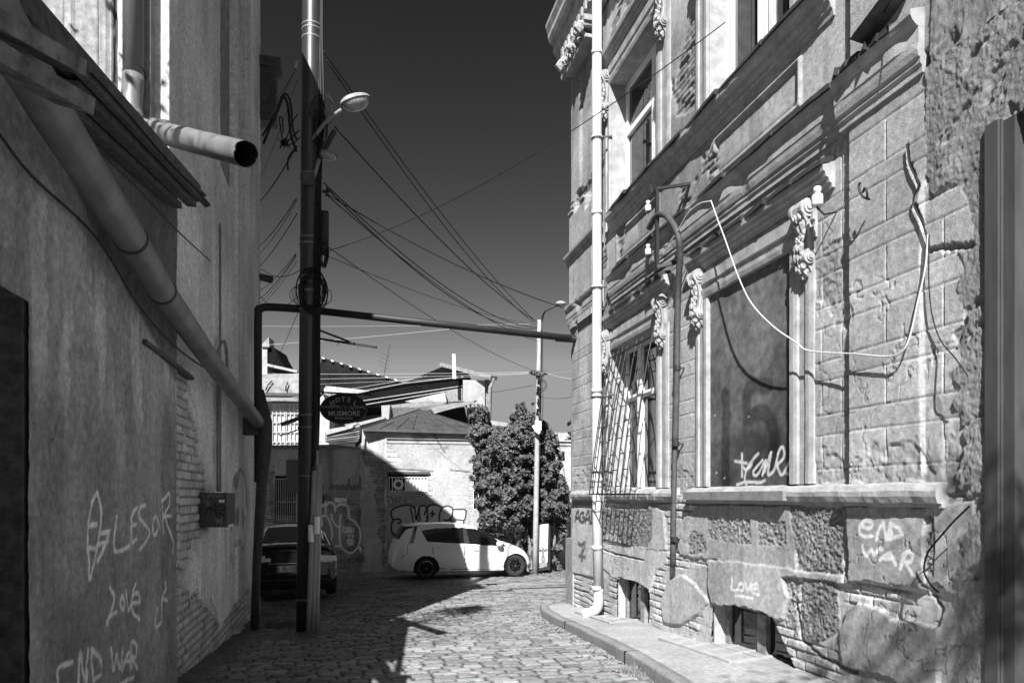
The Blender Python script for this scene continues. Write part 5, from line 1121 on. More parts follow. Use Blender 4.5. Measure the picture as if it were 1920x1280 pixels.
# ------------------------------------------------------------------ walker
PG = at(1067, 1000, 28); pzg = float(gz(PG[1]))
bpx = PG[0]; bpy_ = PG[1]
def figure():
    me = bpy.data.meshes.new('person'); z = pzg
    J = dict(pel=(0,0,.95,.14), bel=(0,0,1.10,.135), che=(0,0,1.32,.155), nec=(0,0,1.50,.06), hed=(0,-.01,1.58,.075), top=(0,-.01,1.70,.085),
             lh=(-.10,0,.88,.10), lk=(-.11,-.06,.50,.065), la=(-.11,.05,.09,.042), lt=(-.12,-.14,.03,.035), rh=(.10,0,.88,.10), rk=(.11,.02,.50,.065), ra=(.11,.12,.09,.042), rt=(.12,-.06,.03,.035),
             ls=(-.19,0,1.42,.06), le=(-.26,.02,1.14,.045), lw=(-.25,-.08,.90,.03), lf=(-.25,-.11,.80,.025), rs=(.19,0,1.42,.06), re=(.26,.02,1.14,.045), rw=(.25,-.05,.90,.03), rf=(.25,-.08,.80,.025))
    E = ['pel bel','bel che','che nec','nec hed','hed top','pel lh','lh lk','lk la','la lt','pel rh','rh rk','rk ra','ra rt','che ls','ls le','le lw','lw lf','che rs','rs re','re rw','rw rf']
    K = list(J); me.from_pydata([J[k][:3] for k in K], [[K.index(a) for a in e.split()] for e in E], [])
    o = bpy.data.objects.new('person', me); SC.collection.objects.link(o); o.location = (bpx, bpy_, z+EYE); ORG[o] = np.array((bpx, bpy_, z))
    m = o.modifiers.new('skin', 'SKIN'); sub = o.modifiers.new('sub', 'SUBSURF'); sub.levels = 2; sub.render_levels = 2
    for i, k in enumerate(K): me.skin_vertices[0].data[i].radius = (J[k][3], J[k][3]); 
    me.skin_vertices[0].data[0].use_root = True; me.materials.append(M['plaster_dk']); return o
try:
    po = figure(); tag(po, 'person in a plain mid grey top walking beyond the house corner, arms at the sides', 'person')
    b = MB(); b.ball((bpx, bpy_+.01, pzg+1.68), (.095, .10, .09), 10, 8); b.build('hair', M['iron'], po, smooth=True)
    b = MB(); b.ball((bpx, bpy_-.085, pzg+1.60), (.02,.025,.03), 6, 5); b.build('nose', M['plaster'], po)
except Exception as ex: print('person failed', ex)
# ------------------------------------------------------------------ cars
PAINT_W = mat('white_car_paint', .8, rough=.22, noise=.02, bump=0, spec=.5)
PAINT_D = mat('dark_car_paint', .012, rough=.10, noise=.02, bump=0, spec=.8)
TYRE = mat('tyre_rubber', .022, rough=.85, noise=.2, bump=.1); RIMB = mat('black_alloy', .02, rough=.3, metal=.4, noise=.05, bump=0); CHROME = mat('chrome', .7, rough=.12, metal=1., noise=.02, bump=0)
CGL = mat('tinted_car_glass', .008, rough=.03, noise=0, bump=0, spec=1.0); LENS = mat('lamp_lens', .8, rough=.12, noise=.3, scale=20, bump=0, spec=.8)
def polyin(px, py, poly): return sdf(px, py, poly) > 0
def car(name, label, cat_, loc, head, L_, Wd, top, belt, bot, paint, cls, seams, wheels, wr, roofw, plan):
    # local: x forward from the tail, y left, z up
    root = thing(name, label, cat_, loc); hx, hy = math.sin(head), math.cos(head)   # heading measured from +y towards +x
    def Wp(P): P = np.asarray(P, float); return np.stack([loc[0]+P[..., 0]*hx-P[..., 1]*hy, loc[1]+P[..., 0]*hy+P[..., 1]*hx, loc[2]+P[..., 2]], -1)
    nx = 230; x = L_*(1-np.cos(np.linspace(0, math.pi, nx)))/2; x = .55*x+.45*np.linspace(0, L_, nx)
    tx, tz = zip(*top); zt = np.interp(x, tx, tz); k = np.ones(5)/5; zt = np.convolve(np.pad(zt, 2, 'edge'), k, 'valid')
    zb = np.interp(x, *zip(*belt)); zo = np.interp(x, *zip(*bot)); wf = np.interp(x, *zip(*plan))*Wd/2; rw = np.interp(x, *zip(*roofw))*Wd/2
    zb = np.minimum(zb, zt-.03)
    keys = []
    for i in range(nx):
        w, r, a, bt, t = wf[i], min(rw[i], wf[i]*.97), zo[i], zb[i], zt[i]
        keys.append([(0, a+.02), (w*.75, a), (w*.94, a+.015), (w*.985, a+.08), (w, a+(bt-a)*.40), (w, a+(bt-a)*.62), (w*.985, bt-.10*(bt-a)), (w*.965, bt), ((w*.96*.45+r*.55), bt+(t-bt)*.55), (r, t-.075*min(1, (t-bt)/.3)), (r*.86, t-.018), (r*.5, t+.004), (0, t+.012)])
    keys = np.array(keys); m = keys.shape[1]; nv = 110
    tt = np.linspace(0, m-1, nv); i0 = np.clip(tt.astype(int), 0, m-2); f = (tt-i0)[None, :, None]
    P0 = keys[:, np.clip(i0-1, 0, m-1)]; P1 = keys[:, i0]; P2 = keys[:, i0+1]; P3 = keys[:, np.clip(i0+2, 0, m-1)]
    C = .5*(2*P1+(P2-P0)*f+(2*P0-5*P1+4*P2-P3)*f*f+(3*P1-P0-3*P2+P3)*f**3)
    half = np.stack([np.repeat(x[:, None], nv, 1), -C[..., 0], C[..., 1]], -1)
    full = np.concatenate([half, half[:, ::-1][:, 1:]*np.array([1, -1, 1])], 1); nvf = full.shape[1]
    # close the ends softly
    G = Wp(full).reshape(-1, 3); FF = gridfaces(nx, nvf)[:, ::-1]; ctr = full.reshape(-1, 3)[FF].mean(1)
    lab = np.zeros(len(FF), int)
    for wx, wz in wheels: lab[np.hypot(ctr[:, 0]-wx, ctr[:, 2]-wz) < wr+.045] = -1
    lab[(lab == -1) & (np.abs(ctr[:, 1]) < Wd/2-.26)] = 0
    names = [('body', paint)]
    for nm, mm, fn in cls:
        names.append((nm, mm)); s_ = fn(ctr) & (lab == 0); lab[s_] = len(names)-1
    names.append(('panel_gap', M['iron'])); sd = np.zeros(len(FF), bool)
    for ln, pw, ax in seams: sd |= stroke(ctr[:, ax[0]], ctr[:, ax[1]], [ln], pw) > .5
    lab[sd & (lab == 0) & ((np.abs(ctr[:, 1]) > .25))] = len(names)-1
    for i, (nm, mm) in enumerate(names):
        F = FF[lab == i]
        if len(F) == 0: continue
        yc = full.reshape(-1, 3)[F].mean(1)[:, 1]; parts_ = [F] if nm in ('body', 'rear_window', 'windscreen', 'bumper_insert', 'panel_gap') else [F[yc < 0], F[yc >= 0]]
        for F_ in parts_:
            if len(F_): u, inv = np.unique(F_, return_inverse=True); mk(nm, G[u], inv.reshape(-1, 4), mm, root, True)
    for e_ in (0, nx-1):
        ring = full[e_]; b = MB(); b.add(Wp(ring), [tuple(range(nvf)) if e_ == 0 else tuple(range(nvf))[::-1]]); b.build('end_panel', paint, root)
    # floor pan
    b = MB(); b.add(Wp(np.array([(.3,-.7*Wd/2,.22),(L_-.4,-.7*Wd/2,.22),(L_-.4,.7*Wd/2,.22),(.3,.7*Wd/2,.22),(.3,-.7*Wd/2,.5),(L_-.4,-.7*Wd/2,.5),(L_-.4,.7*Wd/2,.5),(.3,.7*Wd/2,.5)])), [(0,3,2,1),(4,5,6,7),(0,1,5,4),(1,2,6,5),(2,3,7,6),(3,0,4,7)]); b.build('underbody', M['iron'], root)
    for wx, wz in wheels:
        for sgn in (-1, 1):
            yo = sgn*(Wd/2-.03); yi = sgn*(Wd/2-.24)
            q = lambda r, y: [(wx+r*math.cos(a), y, wz+r*math.sin(a)) for a in np.linspace(0, 2*math.pi, 33)[:-1]]
            prof = [(wr*.62, yo-sgn*.03), (wr*.68, yo), (wr*.90, yo), (wr*.98, yo-sgn*.02), (wr, yo-sgn*.05), (wr, yi+sgn*.03), (wr*.9, yi)]
            V = np.vstack([Wp(np.array(q(r, y))) for r, y in prof]); F = []
            for j in range(len(prof)-1): F += [(j*32+k_, j*32+(k_+1) % 32, (j+1)*32+(k_+1) % 32, (j+1)*32+k_) for k_ in range(32)]
            wo = MB().add(V, F).build('wheel', TYRE, root, smooth=True)
            b = MB(); c0 = Wp(np.array((wx, yo-sgn*.10, wz))); b.tube([c0, Wp(np.array((wx, yi, wz)))], wr*.62, 24); b.build('wheel_well', M['dark'], wo)
            b = MB()
            for k_ in range(7):
                a = k_*2*math.pi/7+.2
                for da in (-.09, .09): b.bar(Wp(np.array((wx+.03*math.cos(a), yo-sgn*.02, wz+.03*math.sin(a)))), Wp(np.array((wx+wr*.62*math.cos(a+da), yo-sgn*.015, wz+wr*.62*math.sin(a+da)))), .016, .02, up=(hx, hy, 0))
            b.tube([Wp(np.array((wx, yo-sgn*.03, wz))), Wp(np.array((wx, yo-sgn*.0, wz)))], .035, 12)
            rm = b.build('rim', RIMB, wo)
            b = MB(); b.tube([Wp(np.array((wx+wr*.635*math.cos(a), yo-sgn*.008, wz+wr*.635*math.sin(a)))) for a in np.linspace(0, 2*math.pi, 33)], .006, 5); b.tube([Wp(np.array((wx, yo, wz))), Wp(np.array((wx, yo+sgn*.006, wz)))], .018, 10)
            for k_ in range(7): a = k_*2*math.pi/7+.65; b.ball(Wp(np.array((wx+wr*.55*math.cos(a), yo-sgn*.008, wz+wr*.55*math.sin(a)))), .012, 5, 4)
            b.build('rim_trim', CHROME, rm)
            b = MB(); b.add(Wp(np.array([(wx+(wr+.05)*math.cos(a), y_, wz+(wr+.05)*math.sin(a)) for y_ in (yo-sgn*.005, yi-sgn*.03) for a in np.linspace(-.35, math.pi+.35, 24)])), [(k_, k_+1, 25+k_, 24+k_) for k_ in range(23)]); b.build('wheel_arch', M['dark'], root)
    return root, Wp
# white hatchback, tail to the left, nose to the right; its right flank faces us
def c(x, y): return ((x-135)/404., (820-y)/425.)
TOP = [c(135,560), c(145,470), c(190,340), c(240,235), c(290,165), c(400,150), c(700,145), c(950,160), c(1150,212), c(1300,290), c(1430,380), c(1550,422), c(1650,462), c(1720,505), c(1765,560), c(1785,630)]
LW = 4.08
TOP = [(max(0, a), b_) for a, b_ in TOP]; TOP[-1] = (LW, .44)
BELT = [(0, .62), (.12, .98), (.4, 1.06), (.95, 1.085), (2.0, 1.01), (3.0, .93), (3.3, .86), (3.7, .76), (LW, .40)]
BOT = [(0, .36), (.15, .27), (.5, .22), (1.3, .20), (3.2, .18), (3.8, .20), (LW, .30)]
PLAN = [(0, .66), (.04, .78), (.12, .87), (.3, .95), (.6, .99), (1.2, 1), (3.0, 1), (3.5, .96), (3.8, .88), (3.95, .78), (4.04, .66), (LW, .50)]
RFW = [(0, .60), (.2, .62), (.5, .68), (1.5, .72), (2.4, .70), (3.0, .72), (3.5, .76), (LW, .45)]
S1 = [c(*q) for q in [(458,232),(640,208),(820,203),(948,203),(950,392),(700,375),(520,360)]]
S2 = [c(*q) for q in [(985,212),(1100,222),(1190,255),(1290,315),(1385,385),(1330,432),(1010,402)]]
S3 = [c(*q) for q in [(1408,395),(1470,447),(1405,437)]]
DV = [c(*q) for q in [(825,203),(838,203),(838,385),(825,385)]]
HG = [c(*q) for q in [(285,172),(385,180),(320,345),(200,335)]]
TLp = [c(*q) for q in [(385,185),(420,180),(365,380),(310,388)]]
WSC = [c(*q) for q in [(1000,150),(1160,205),(1310,290),(1455,395),(1470,440),(1400,392),(1290,310),(1190,250),(1100,215)]]
HL = [c(*q) for q in [(1640,455),(1700,480),(1768,555),(1720,550),(1660,490)]]
side = lambda C: np.abs(C[:, 1]) > .50
cls = [('rear_quarter_window', CGL, lambda C: side(C) & polyin(C[:, 0], C[:, 2], S1) & ~polyin(C[:, 0], C[:, 2], DV)),
       ('door_window', CGL, lambda C: side(C) & polyin(C[:, 0], C[:, 2], S2)), ('mirror_window', CGL, lambda C: side(C) & polyin(C[:, 0], C[:, 2], S3)),
       ('window_pillar', TYRE, lambda C: side(C) & (polyin(C[:, 0], C[:, 2], DV) | polyin(C[:, 0], C[:, 2], [c(*q) for q in [(948,203),(985,212),(1010,402),(950,392)]]))),
       ('tail_light', CGL, lambda C: (np.abs(C[:, 1]) > .52) & polyin(C[:, 0], C[:, 2], TLp)),
       ('rear_window', CGL, lambda C: (np.abs(C[:, 1]) <= .60) & (C[:, 0] < .6) & (C[:, 2] > 1.14) & (C[:, 2] < 1.50)),
       ('windscreen', CGL, lambda C: (np.abs(C[:, 1]) < .62) & (C[:, 0] > 2.45) & (C[:, 0] < 3.22) & (C[:, 2] > .98)),
       ('headlight', LENS, lambda C: (np.abs(C[:, 1]) > .38) & polyin(C[:, 0], C[:, 2], HL)),
       ('sill_strip', M['iron'], lambda C: side(C) & (C[:, 2] < .215) & (C[:, 0] > 1.3) & (C[:, 0] < 3.2))]
seams = [([c(*q) for q in [(590,370),(585,500),(600,600),(650,690),(960,705)]], .008, (0, 2)), ([c(*q) for q in [(955,400),(945,560),(970,705),(1380,715)]], .008, (0, 2)),
         ([c(*q) for q in [(300,395),(295,500),(230,545)]], .007, (0, 2)),
         ([c(*q) for q in [(1400,440),(1440,560)]], .006, (0, 2))]
wA = onG(799, 1087); wB = onG(966, 1089)
cA = cam2w(-2.41, 19.2, 0); cB = cam2w(.105, 19.9, 0); dv = (cB-cA)[:2]; dv /= np.linalg.norm(dv); hd = math.atan2(dv[0], dv[1])
wheels = [(c(510,0)[0], .325), (c(1560,0)[0], .325)]
side_off = np.array((-dv[1], dv[0]))        # towards the left of the car = away from us
tail = cA[:2]-dv*wheels[0][0]+side_off*.80; zg = float(gz(19.3))+.02
wc, Wc = car('hatchback_car', 'small white five door hatchback parked half in sunlight beside the painted wall', 'car', np.array((tail[0], tail[1], zg)), hd, LW, 1.69, TOP, BELT, BOT, PAINT_W, cls, seams, wheels, .315, RFW, PLAN)
b = MB(); mp = c(1355,400); b.ball(Wc(np.array((mp[0], -.96, mp[1]+.0))), (.10,.10,.09), 14, 10); mo = b.build('wing_mirror', PAINT_W, wc, smooth=True)
b = MB(); b.bar(Wc(np.array((mp[0]-.02, -.80, mp[1]-.04))), Wc(np.array((mp[0], -.92, mp[1]-.04))), .04); b.build('mirror_stalk', M['iron'], mo)
for x, y in ((665, 440), (1075, 483)):
    q = c(x, y); b = MB(); b.tube([Wc(np.array((q[0]-.09, -.842, q[1]))), Wc(np.array((q[0]-.05, -.866, q[1]+.004))), Wc(np.array((q[0]+.06, -.866, q[1]+.004))), Wc(np.array((q[0]+.09, -.842, q[1])))], .014, 8); b.build('door_handle', PAINT_W, wc, smooth=True)
b = MB(); b.obox(Wc(np.array((.10, -.60, .47))), (.02,0,0), (0,.05,0), (0,0,.07)); b.build('bumper_light', CGL, wc)
b = MB(); b.tube([Wc(np.array((.16, y, 1.17))) for y in (-.1, .1)], .012, 6); b.build('wiper', M['iron'], wc)
b = MB()
for x, y in ((875, 300), (800, 280)):         # seats seen through the glass are part of the window tint
    pass
# dark sedan seen from behind
LD_ = 4.85; WD = 1.82
top = [(0, .50), (.03, .72), (.06, .95), (.10, 1.055), (.25, 1.085), (.55, 1.10), (.75, 1.13), (1.1, 1.29), (1.45, 1.42), (1.8, 1.47), (2.3, 1.48), (2.8, 1.42), (3.4, 1.15), (3.7, 1.0), (4.5, .82), (LD_, .5)]
belt = [(0, .5), (.05, .8), (.12, .93), (.5, .98), (1.0, .97), (3.5, .93), (4.4, .78), (LD_, .42)]
bot = [(0, .34), (.1, .24), (.4, .20), (4.4, .2), (LD_, .3)]
plan = [(0, .86), (.03, .92), (.1, .97), (.3, .99), (.8, 1), (4.0, .99), (4.6, .85), (LD_, .6)]
rfw = [(0, .84), (.12, .82), (.5, .76), (.75, .74), (1.1, .68), (1.6, .64), (2.4, .64), (3.2, .70), (3.7, .8), (LD_, .5)]
rear = lambda C: C[:, 0] < .45
cls2 = [('rear_window', mat('rear_glass', .16, rough=.05, noise=0, bump=0, spec=1.), lambda C: (C[:, 0] > .62) & (C[:, 0] < 1.5) & (np.abs(C[:, 1]) < .60) & (C[:, 2] > 1.1)),  # sky reflection put into the pale base colour of the glass
        ('tail_light', LENS, lambda C: (C[:, 0] < .30) & (np.abs(C[:, 1]) > .30) & (C[:, 2] > .79+.0*C[:, 1]) & (C[:, 2] < .80+.10*sm(.28, .5, np.abs(C[:, 1])))),
        ('side_window', CGL, lambda C: (C[:, 0] > 1.0) & (C[:, 0] < 3.3) & (np.abs(C[:, 1]) > .60) & (C[:, 2] > .99) & (C[:, 2] < 1.36)),
        ('windscreen', CGL, lambda C: (C[:, 0] > 2.85) & (C[:, 0] < 3.6) & (np.abs(C[:, 1]) < .6) & (C[:, 2] > 1.02)),
        ('bumper_insert', M['iron'], lambda C: rear(C) & (C[:, 2] < .34))]
seams2 = [([(-.62, .98), (-.60, .80), (-.52, .62), (-.40, .54), (.40, .54), (.52, .62), (.60, .80), (.62, .98)], .010, (1, 2))]
sc0 = cam2w(-4.36, 13.45, 0); hd2 = -math.radians(15.5)-0*YAW
hd2 = YAW-math.radians(15.5)-YAW+0.0
hd2 = math.radians(-2.0)
sz_ = float(gz(14))+.02
sd_, Ws = car('sedan_car', 'glossy dark sedan seen from behind, parked between left wall and street pole', 'car', np.array((sc0[0], sc0[1], sz_)), hd2, LD_, WD, top, belt, bot, PAINT_D, cls2, seams2, [(1.02, .33), (3.82, .33)], .33, rfw, plan)
def box_on(x, y0, y1, z0, z1, t=.012): 
    b = MB(); b.add(Ws(np.array([(x,y0,z0),(x,y1,z0),(x,y1,z1),(x,y0,z1),(x-t,y0,z0),(x-t,y1,z0),(x-t,y1,z1),(x-t,y0,z1)])), [(0,1,2,3),(7,6,5,4),(0,4,5,1),(1,5,6,2),(2,6,7,3),(3,7,4,0)]); return b
plt = box_on(-.004, -.26, .26, .60, .725, .02).build('number_plate', M['white'], sd_)
box_on(-.025, .215, .258, .603, .722, .003).build('plate_band', M['plaster_dk'], plt)
b = MB(); b.tube(cat([Ws(np.array((.08, y, z))) for y, z in ((-.72,1.06),(-.4,1.085),(0,1.092),(.4,1.085),(.72,1.06))], 5), .022, 8); b.build('boot_spoiler', PAINT_D, sd_, smooth=True)
b = MB(); b.tube([Ws(np.array((-.01, y, .765))) for y in (-.42, .42)], .012, 8); b.build('chrome_strip', CHROME, sd_)
b = MB(); b.tube([Ws(np.array((.02, -.62, .19))), Ws(np.array((.2, -.62, .19)))], .04, 12); b.build('exhaust', CHROME, sd_)
b = MB(); b.tube(cat([Ws(np.array((.0, y, .44))) for y in (-.80, 0, .80)], 3), .010, 6); b.build('bumper_line', M['rust'], sd_)
def text(body, parent, origin, xdir, size, m, name='lettering', thick=.003, bold=0., shear=0., align='CENTER', updir=(0, 0, 1)):
    cu = bpy.data.curves.new(name, 'FONT'); cu.body = body; cu.size = size; cu.align_x = align; cu.extrude = thick; cu.shear = shear; cu.offset = bold; cu.resolution_u = 2
    tmp = bpy.data.objects.new('tmp', cu); SC.collection.objects.link(tmp); dg = bpy.context.evaluated_depsgraph_get(); me0 = bpy.data.meshes.new_from_object(tmp.evaluated_get(dg))
    V = np.array([v.co[:] for v in me0.vertices]); F = [tuple(p.vertices) for p in me0.polygons]; bpy.data.objects.remove(tmp)
    if len(V) == 0: return None
    xd = np.array(xdir, float); xd /= np.linalg.norm(xd); up = np.array(updir, float); nz = np.cross(xd, up)
    return mk(name, np.array(origin)+V[:, :1]*xd+V[:, 1:2]*up+V[:, 2:]*nz, F, m, parent)
xd = Ws(np.array((0, -1., 0)))-Ws(np.array((0, 0, 0)))
text('IL-101', plt, Ws(np.array((-.030, -.02, .622))), xd, .13, M['iron'])
text('SE', sd_, Ws(np.array((-.012, -.60, .70))), xd, .05, CHROME, 'badge')

# ------------------------------------------------------------------ street pole with cables, lamps
PB = onG(573, 1186); PB[2] += .01; PD = CS*PB[1]+SN*PB[0]; 
def pl(x, y, dd=0): return at(x, y, PD+dd)
def plc(y, dd=0): return at(574+12*(1186-y)/1186., y, PD+dd)
UP = thing('utility_pole', 'dark steel utility pole hung with cables, coils and two street lamps', 'utility pole', PB)
POLEM = mat('dark_painted_steel_pole', .06, rough=.35, metal=.4, noise=.4, scale=3, bump=.12, bscale=20, streak=5, spec=.5)
b = MB(); b.tube([plc(y) for y in (1190, 900, 600, 300, 0, -160)], [.135, .133, .132, .135, .138, .138], 28); b.build('shaft', POLEM, UP, smooth=True)
for y in (52, 60, 76, 330, 338, 448, 460, 522, 548, 582, 779, 802, 892, 1122):
    p = plc(y); b = MB(); b.tube([p-(0,0,.012), p+(0,0,.012)], .142 if y < 800 else .146, 28); b.build('band', M['pipe_g'], UP)
b = MB(); p = plc(345); b.obox(p+(-.02,-.13,0), (.07,0,0), (0,.03,0), (0,0,.09)); b.build('band_clamp', M['rust'], UP)
r2 = random.Random(11)
CND = mat('cable_conduit', .30, rough=.6, noise=.35, scale=4, bump=.1, streak=5)
for i, (xa, xb, yt, r) in enumerate(((578,590,882,.036),(586,597,870,.036),(594,601,872,.030))):
    b = MB(); b.tube([at(xa+(xb-xa)*f, 1188+(yt-1188)*f, PD-.16+.02*i) for f in (0, .3, .6, 1)], r, 12); o = b.build('conduit', CND, UP, smooth=True)
    if i < 2:
        b = MB(); x_ = (583, 594)[i]; q = at(x_, (1000, 985)[i], PD-.20); b.tube([q-(0,0,.11), q+(0,0,.12)], .038, 12, cap=False); b.build('torn_paper', M['white'], o)
for i in range(7):                            # black cables strapped to the shaft
    x0 = 590+i*1.9; pts = [at(x0-8+4*r2.random(), 880-i*6, PD-.10), at(x0-2+r2.uniform(-2, 2), 760, PD-.12), at(x0-1+r2.uniform(-2, 2), 600, PD-.12), at(x0+r2.uniform(-2, 3), 450, PD-.1), at(x0+2+r2.uniform(-2, 3), 330, PD-.08), at(x0+3+r2.uniform(-2, 4), 200, PD-.06), at(x0+3, 60, PD-.05), at(x0+4, -80, PD-.05)]
    b = MB(); b.tube(cat(pts, 5), r2.choice((.010, .014, .018)), 6); b.build('strapped_cable', M['wire'], UP, smooth=True)
def lamp(arm, c0, r, tilt, label):
    b = MB(); b.tube(cat([pl(*q) for q in arm], 6), .024, 10); a_ = b.build('lamp_arm', M['plaster_dk'], UP, smooth=True, label=label)
    cu = np.array(pl(*c0)); V = []; nu, nv = 20, 12
    ax = np.array((math.cos(tilt), .25, math.sin(tilt))); ax /= np.linalg.norm(ax); sd1 = np.cross(ax, (0, 0, 1.)); sd1 /= np.linalg.norm(sd1); upv = np.cross(sd1, ax)
    def shell(lo, k): 
        V = []; 
        for j in range(nv+1):
            ph = (math.pi/2)*j/nv
            for i in range(nu): th = 2*math.pi*i/nu; V.append(cu+ax*r*(1.15 if math.cos(th) > 0 else 1.0)*math.cos(th)*math.cos(ph)*k+sd1*r*.68*math.sin(th)*math.cos(ph)*k+upv*lo*r*(.42 if lo > 0 else .62)*math.sin(ph))
        return V, [(j*nu+i, j*nu+(i+1) % nu, (j+1)*nu+(i+1) % nu, (j+1)*nu+i) if lo > 0 else (j*nu+i, (j+1)*nu+i, (j+1)*nu+(i+1) % nu, j*nu+(i+1) % nu) for j in range(nv) for i in range(nu)]
    b = MB(); b.add(*shell(1, 1.03)); h_ = b.build('lamp_head', M['roofl'], a_, smooth=True)
    b = MB(); b.add(*shell(-1, .93)); b.build('lens', mat('lamp_bowl', .22, rough=.2, noise=.5, scale=14, bump=0, spec=.6), a_, smooth=True)
lamp([(586,262,-.13),(598,245,-.2),(615,225,-.25),(640,206,-.3)], (665,190,-.35), .20, .45, 'upper street lamp on a curved arm')
lamp([(590,330,-.10),(598,300,-.16),(612,268,-.2),(625,247,-.22)], (615,290,-.3), .11, -.1, 'lower small street lamp close to the pole')
b = MB(); b.tube([pl(628,245,-.25), pl(600,298,-.2)], .035, 8); b.build('lamp_tube', M['iron'], UP)
# ribbed closure and hanging loops
b = MB(); b.tube([pl(609, y, -.15) for y in range(397, 458, 4)], [.052+.006*(k % 2) for k in range(len(range(397, 458, 4)))], 14); b.tube([pl(609, 455, -.15), pl(606, 478, -.15)], [.055, .035], 10); b.build('cable_closure', M['iron'], UP, smooth=True)
def loops(cx, cy, n, rx, ry, r, name, seed, dd=-.17):
    q = random.Random(seed); 
    for k in range(n):
        a = rx*q.uniform(.6, 1.1); c_ = ry*q.uniform(.7, 1.1); ox, oy = q.uniform(-3, 3), q.uniform(-3, 3); t0 = q.uniform(0, .4); b = MB()
        b.tube([pl(cx+ox+a*math.cos(t), cy+oy+c_*math.sin(t), dd+.03*math.sin(t*2+k)) for t in np.linspace(t0, t0+6.28, 26)], r*q.uniform(.6, 1.2), 5); b.build(name, M['wire'], UP, smooth=True)
loops(607, 475, 7, 8, 28, .009, 'cable_loop', 1)
loops(586, 545, 8, 26, 38, .009, 'cable_loop', 2); loops(575, 555, 4, 32, 24, .004, 'thin_cable_loop', 3); loops(606, 556, 3, 14, 20, .006, 'cable_loop', 8)
loops(600, 240, 6, 12, 48, .006, 'cable_loop', 4); loops(603, 205, 4, 26, 30, .004, 'thin_cable_loop', 5)
for pts, r in (([(556,285,0),(545,250,-.1),(540,200,-.15),(530,180,-.2),(520,210,-.2),(508,235,-.2),(494,270,-.1)], .018), ([(556,262,0),(549,240,-.1),(545,195,-.1),(535,176,-.2),(524,200,-.2),(510,225,-.2),(492,255,-.1)], .014),
               ([(557,275,0),(548,285,-.1),(540,300,-.1),(540,320,-.1)], .012), ([(530,265,-.1),(526,240,-.1),(524,222,-.1),(529,222,-.1),(531,250,-.1)], .009), ([(536,262,-.1),(548,230,-.1),(558,215,0)], .007), ([(538,266,-.1),(550,255,-.1),(560,245,0)], .010), ([(540,272,-.1),(552,268,-.1),(562,258,0)], .008)):
    b = MB(); b.tube(cat([pl(*q) for q in pts], 6), r, 7); b.build('cable_loop', M['wire'], UP, smooth=True)
b = MB()
for k in range(40): b.ball(pl(533+r2.gauss(0, 4), 268+r2.gauss(0, 3), -.1+r2.uniform(-.04, .04)), r2.uniform(.008, .025), 5, 4)
for k in range(16):
    p_ = pl(533+r2.gauss(0, 4), 268+r2.gauss(0, 3), -.1); b.tube([p_, p_+(r2.uniform(-.06, .06), r2.uniform(-.04, .04), r2.uniform(-.05, .06))], r2.uniform(.006, .014), 5)
b.build('connector_cluster', M['wire'], UP)
b = MB(); 
for k in range(12): b.ball(pl(612+r2.gauss(0, 3.5), 360+r2.gauss(0, 3), -.15), r2.uniform(.01, .025), 5, 4)
b.ball(pl(599, 379, -.15), .025, 6, 4); b.build('connector_cluster', M['wire'], UP)
b = MB(); b.bar(pl(594, 617, -.1), pl(664, 644, -.3), .028, .028); b.bar(pl(593, 634, -.1), pl(706, 651, -.35), .028, .028); b.bar(pl(634, 641, -.2), pl(634, 647, -.2), .01); b.bar(pl(671, 646, -.3), pl(671, 653, -.3), .01); b.build('wall_bracket', M['iron'], UP, label='empty triangular iron bracket')
b = MB(); b.bar(pl(560, 784, -.1), pl(527, 796, -.2), .055, .055); b.build('stub_arm', M['iron'], UP); b = MB(); b.bar(pl(560, 805, -.1), pl(524, 817, -.2), .018, .018); b.build('stub_arm', M['iron'], UP)
b = MB(); b.tube([pl(558, 115, -.02), pl(554, 128, -.03)], .022, 8); b.build('strain_insulator', M['plaster'], UP)
# hotel sign
SD = PD+1.0; SGN = thing('hanging_sign', 'dark oval hotel sign hanging from an iron arm on the street pole', 'sign', at(644, 796, SD))
rt = np.array((CS, -SN, 0)); fw = np.array((SN, CS, 0)); sc = np.array(at(644, 766, SD)); kx = SD/1280
b = MB(); b.tube([sc+rt*0+fw*0, sc+fw*.035], 1, 48)
V = np.vstack([[sc+fw*q+rt*43.5*kx*math.cos(a)+np.array((0, 0, 28*kx*math.sin(a))) for a in np.linspace(0, 2*math.pi, 57)[:-1]] for q in (0, .035)]); n = 56
bb = MB(); bb.add(V, [tuple(range(n)), tuple(range(n, 2*n))[::-1]]+[(i, n+i, n+(i+1) % n, (i+1) % n) for i in range(n)]); SB = mat('sign_board', .014, rough=.45, noise=.2, scale=5, bump=0); brd = bb.build('board', SB, SGN)
b = MB(); b.tube([sc-fw*.004+rt*43.5*kx*math.cos(a)+np.array((0, 0, 28*kx*math.sin(a))) for a in np.linspace(0, 2*math.pi, 57)], .006, 6); b.build('rim', M['iron'], SGN)
SL = mat('sign_letters', .32, rough=.5, noise=.15, bump=0)
def sp(x, y): return sc+rt*(x-644)*kx+np.array((0, 0, (766-y)*kx))-fw*.006
for ch, x, y, a in (('H',624.5,757,.38),('O',634,751.5,.20),('T',644,750,0),('E',654,751.5,-.20),('L',664.5,757.5,-.42)):
    xd = rt*math.cos(a)+np.array((0, 0, math.sin(a))); up = -rt*math.sin(a)+np.array((0, 0, math.cos(a)))
    text(ch, brd, sp(x, y+2), xd, .098, SL, thick=.002, bold=.0015, updir=up)
text('MUSMORE', brd, sp(645.5, 779), rt, .105, SL, thick=.002, bold=.0015)
text('Restaurant', brd, sp(643.5, 785.5), rt, .062, SL, thick=.002, shear=.35)
